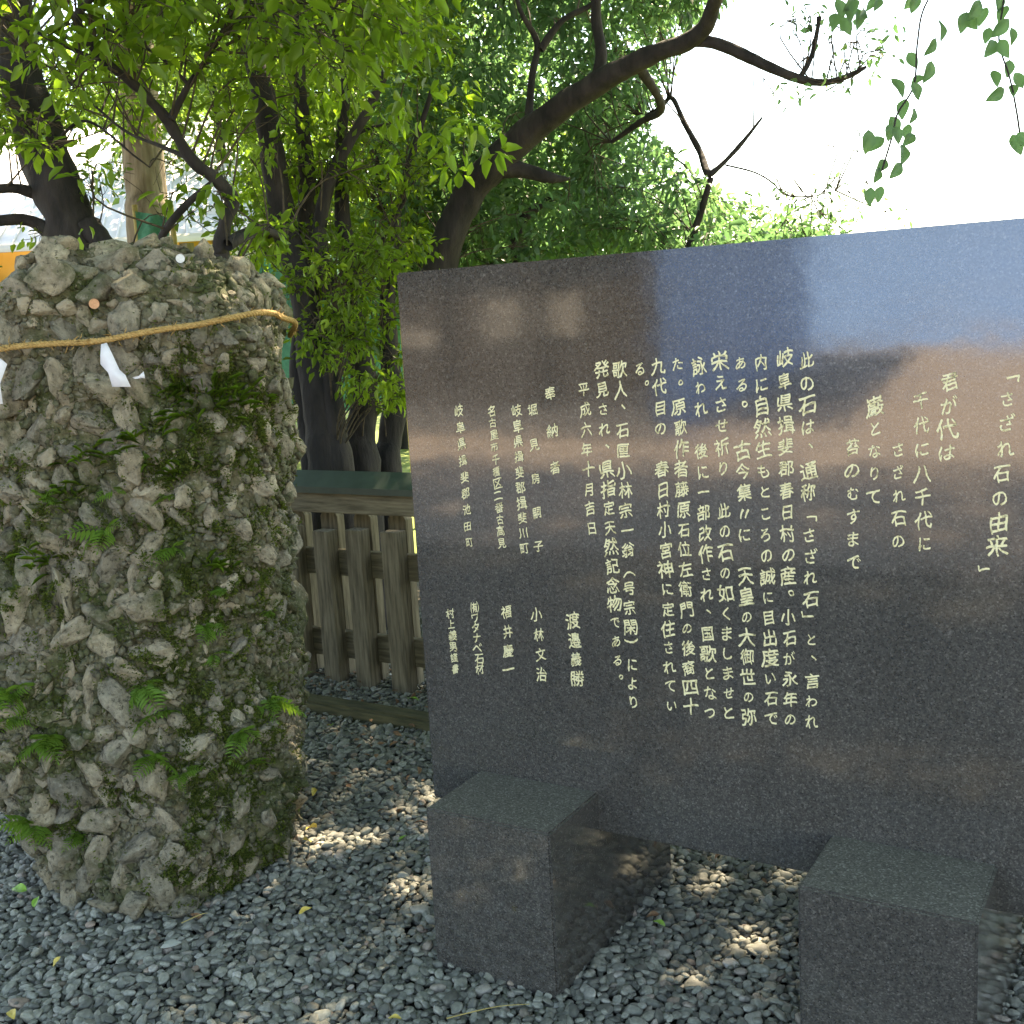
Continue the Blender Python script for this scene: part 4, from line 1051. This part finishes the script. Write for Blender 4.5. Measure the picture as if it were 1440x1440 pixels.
# ------------------------------------------------------------------ pale-roofed building on the left
def quad_prism(name, P, th, m, parent):
    """thick sheet from 4 world corners, thickness downwards"""
    P = np.array(P, float); V = np.concatenate([P, P-np.array([0, 0, th])])
    F = np.array([[0, 1, 2, 3], [7, 6, 5, 4], [0, 4, 5, 1], [1, 5, 6, 2], [2, 6, 7, 3], [3, 7, 4, 0]])
    return link(name, mesh_np(name, V, F, m), parent)
e0, e1 = at(-260, 344, 11.5), at(365, 344, 11.5)       # eave line
e0[2] = e1[2] = at(50, 344, 11.5)[2]
ux = (e1-e0)/np.linalg.norm(e1-e0); uy = np.array([-ux[1], ux[0], 0.0])
if uy@FH < 0: uy = -uy
zr = e0[2]+1.75; r0 = e0+uy*3.6; r1 = e0+ux*3.45+uy*3.6; r0[2] = r1[2] = zr
bld = empty('market_hall', (e0+ux*2)*np.array([1, 1, 0]), 'low building with sun bleached pale sheet roof and orange wall at left', 'building')
rf = quad_prism('roof', [e0, e1, r1, r0], .06, M['roof'], bld)
Lr = np.linalg.norm(e1-e0)
for k in range(26):
    t = k/25; a_ = e0+(e1-e0)*t; b2 = r0+(r1-r0)*t; w2 = ux*.012; up = np.array([0, 0, .02])
    V = np.array([a_-w2, a_+w2, b2+w2, b2-w2, a_-w2+up, a_+w2+up, b2+w2+up, b2-w2+up])
    o = link('roof_seam', mesh_np('roof_seam', V, np.array([[4, 5, 6, 7], [0, 1, 5, 4], [1, 2, 6, 5], [2, 3, 7, 6], [3, 0, 4, 7]]), M['roof'])); o.parent = rf; o.location = (0, 0, 0)
wa, wb = e0+uy*.5, e1+uy*.5-ux*.5; zt = e0[2]+.12
def wall(name, a_, b2, z0, z1, th, m, parent):
    d = (b2-a_); d = d/np.linalg.norm(d); nn = np.array([-d[1], d[0], 0])*th
    V = np.array([[*(p[:2]), z] for z in (z0, z1) for p in (a_, b2, b2+nn, a_+nn)]); F = np.array([[0, 1, 5, 4], [1, 2, 6, 5], [2, 3, 7, 6], [3, 0, 4, 7], [4, 5, 6, 7]])
    return link(name, mesh_np(name, V, F, m), parent)
wall('wall', wa, wb, -.02, zt, .12, M['orange'], bld)
wall('wall', wb, wb+uy*2.6, -.02, zt+.2, .12, M['plaster'], bld)
wall('fascia', e0-uy*.03, e1-uy*.03, e0[2]-.06, e0[2]+.02, .03, M['plaster'], bld)
for k in range(1, 6):
    p = e0+(e1-e0)*(k/6)+uy*.05; box('post', (p[0]-.05, p[1]-.05, -.02), (p[0]+.05, p[1]+.05, e0[2]-.07), M['wood'], bld)
# green net panel on bamboo poles
g = empty('green_net_screen', g0(215, 420, 7.2), 'green cloth screen on a bamboo pole beside the pale trunk', 'screen')
p0, p1 = at(190, 297, 7.2), at(238, 305, 7.25); b0, b1 = at(194, 356, 7.2), at(240, 362, 7.25)
nu = 12; V = []
for j in range(8):
    for i in range(nu+1):
        s_, t_ = i/nu, j/7; p = (p0*(1-s_)+p1*s_)*(1-t_)+(b0*(1-s_)+b1*s_)*t_; V.append(p+FH*.02*math.sin(s_*9+t_*2))
V = np.array(V); V2 = V+FH*.003
F = np.array([[j*(nu+1)+i, j*(nu+1)+i+1, (j+1)*(nu+1)+i+1, (j+1)*(nu+1)+i] for j in range(7) for i in range(nu)])
link('cloth', mesh_np('cloth', np.concatenate([V, V2]), np.concatenate([F, F[:, ::-1]+len(V)]), M['net'], True), g)
for px in (189, 240):
    a_ = at(px, 288, 7.21); bb_ = a_.copy(); bb_[2] = -.05; V, F = tube([a_, bb_], [.017, .02], 8); link('pole', mesh_np('pole', V, F, M['bamboo'], True), g)
g2 = empty('green_net_screen', g0(345, 420, 8.2), 'strip of green cloth screen glimpsed right of the crooked limb', 'screen')
wall('cloth', at(315, 300, 8.2), at(560, 345, 8.4), .9, 2.05, .004, M['net'], g2)
for px in (318, 440, 556):
    a_ = at(px, 320, 8.22); V, F = tube([np.array([a_[0], a_[1], -.05]), np.array([a_[0], a_[1], 2.2])], [.02, .02], 8); link('pole', mesh_np('pole', V, F, M['bamboo'], True), g2)

# ------------------------------------------------------------------ hall behind the camera, mirrored in the polished slab
hall = empty('shrine_hall', (-7, -16, 0), 'dark timber shrine hall with an added blue side tinting its reflection in the polished slab', 'building')
def plan(name, pts, z0, z1, m, parent, side=None):
    bm = bmesh.new(); lo = [bm.verts.new((x, y, z0)) for x, y in pts]; hi = [bm.verts.new((x, y, z1)) for x, y in pts]; n = len(pts)
    bm.faces.new(lo[::-1]); bm.faces.new(hi)
    for i in range(n): bm.faces.new((lo[i], lo[(i+1) % n], hi[(i+1) % n], hi[i]))
    bmesh.ops.recalc_face_normals(bm, faces=bm.faces[:])
    me = mesh_bm(name, bm, m)
    if side:
        me.materials.append(side)
        for p in me.polygons:
            if p.normal.x > .5: p.material_index = 1
    return link(name, me, parent)
plan('wall', [(-3.9, -10.5), (-9.0, -11.2), (-11.2, -27), (-6.9, -27)], 0, 4.2, M['darkwood'], hall, M['bluereflect'])  # its blue side is added to carry the blue glare into the slab
plan('plinth', [(-3.85, -10.15), (-9.1, -10.87), (-9.1, -11.18), (-3.85, -10.48)], 0, .35, M['tile'], hall)
plan('wing', [(-9.2, -14.8), (-20, -16.3), (-20, -24), (-10.6, -24)], 0, 3.6, M['darkwood'], hall)
for k in range(4):
    x = -4.0-k*1.65; y = -10.5+(x+3.9)*.1373+.12; box('pillar', (x-.09, y-.1, .35), (x+.09, y+.06, 4.1), M['darkwood'], hall)
for x0, x1, z0, z1 in ((-6.45, -5.95, 1.28, 1.78), (-5.45, -5.0, 1.28, 1.78), (-8.9, -7.3, 1.22, 1.42)):
    y = -10.5+((x0+x1)/2+3.9)*.1373; box('panel', (x0, y+.02, z0), (x1, y+.10, z1), M['paneldim'], hall)
bm = bmesh.new(); q = [(-2.6, -8.6, 4.1), (-10.4, -9.6, 4.1), (-12.4, -28.5, 4.1), (-5.7, -28.5, 4.1), (-7.2, -14, 6.8), (-8.9, -24, 6.8)]
vs = [bm.verts.new(p) for p in q]
for f in ((0, 4, 1), (1, 4, 5, 2), (2, 5, 3), (3, 5, 4, 0), (0, 1, 2, 3)): bm.faces.new([vs[i] for i in f])
bmesh.ops.recalc_face_normals(bm, faces=bm.faces[:])
link('roof', mesh_bm('roof', bm, M['tile']), hall)
reflector = empty('blue_slab_reflector', (0, -38, 0), 'added unseen blue shed far across the courtyard', 'building')
box('wall', (-18, -42, 0), (14, -36, 5.2), M['bluereflect'], reflector)  # unseen blue block, added only to mirror blue into the slab
quad_prism('roof', [(-18.6, -35.4, 5.28), (14.6, -35.4, 5.28), (14.6, -42.6, 6.3), (-18.6, -42.6, 6.3)], .07, M['tile'], reflector)
print('PEBBLES', NPEB, 'STONES', len(PL), 'LEAVES', nn_)
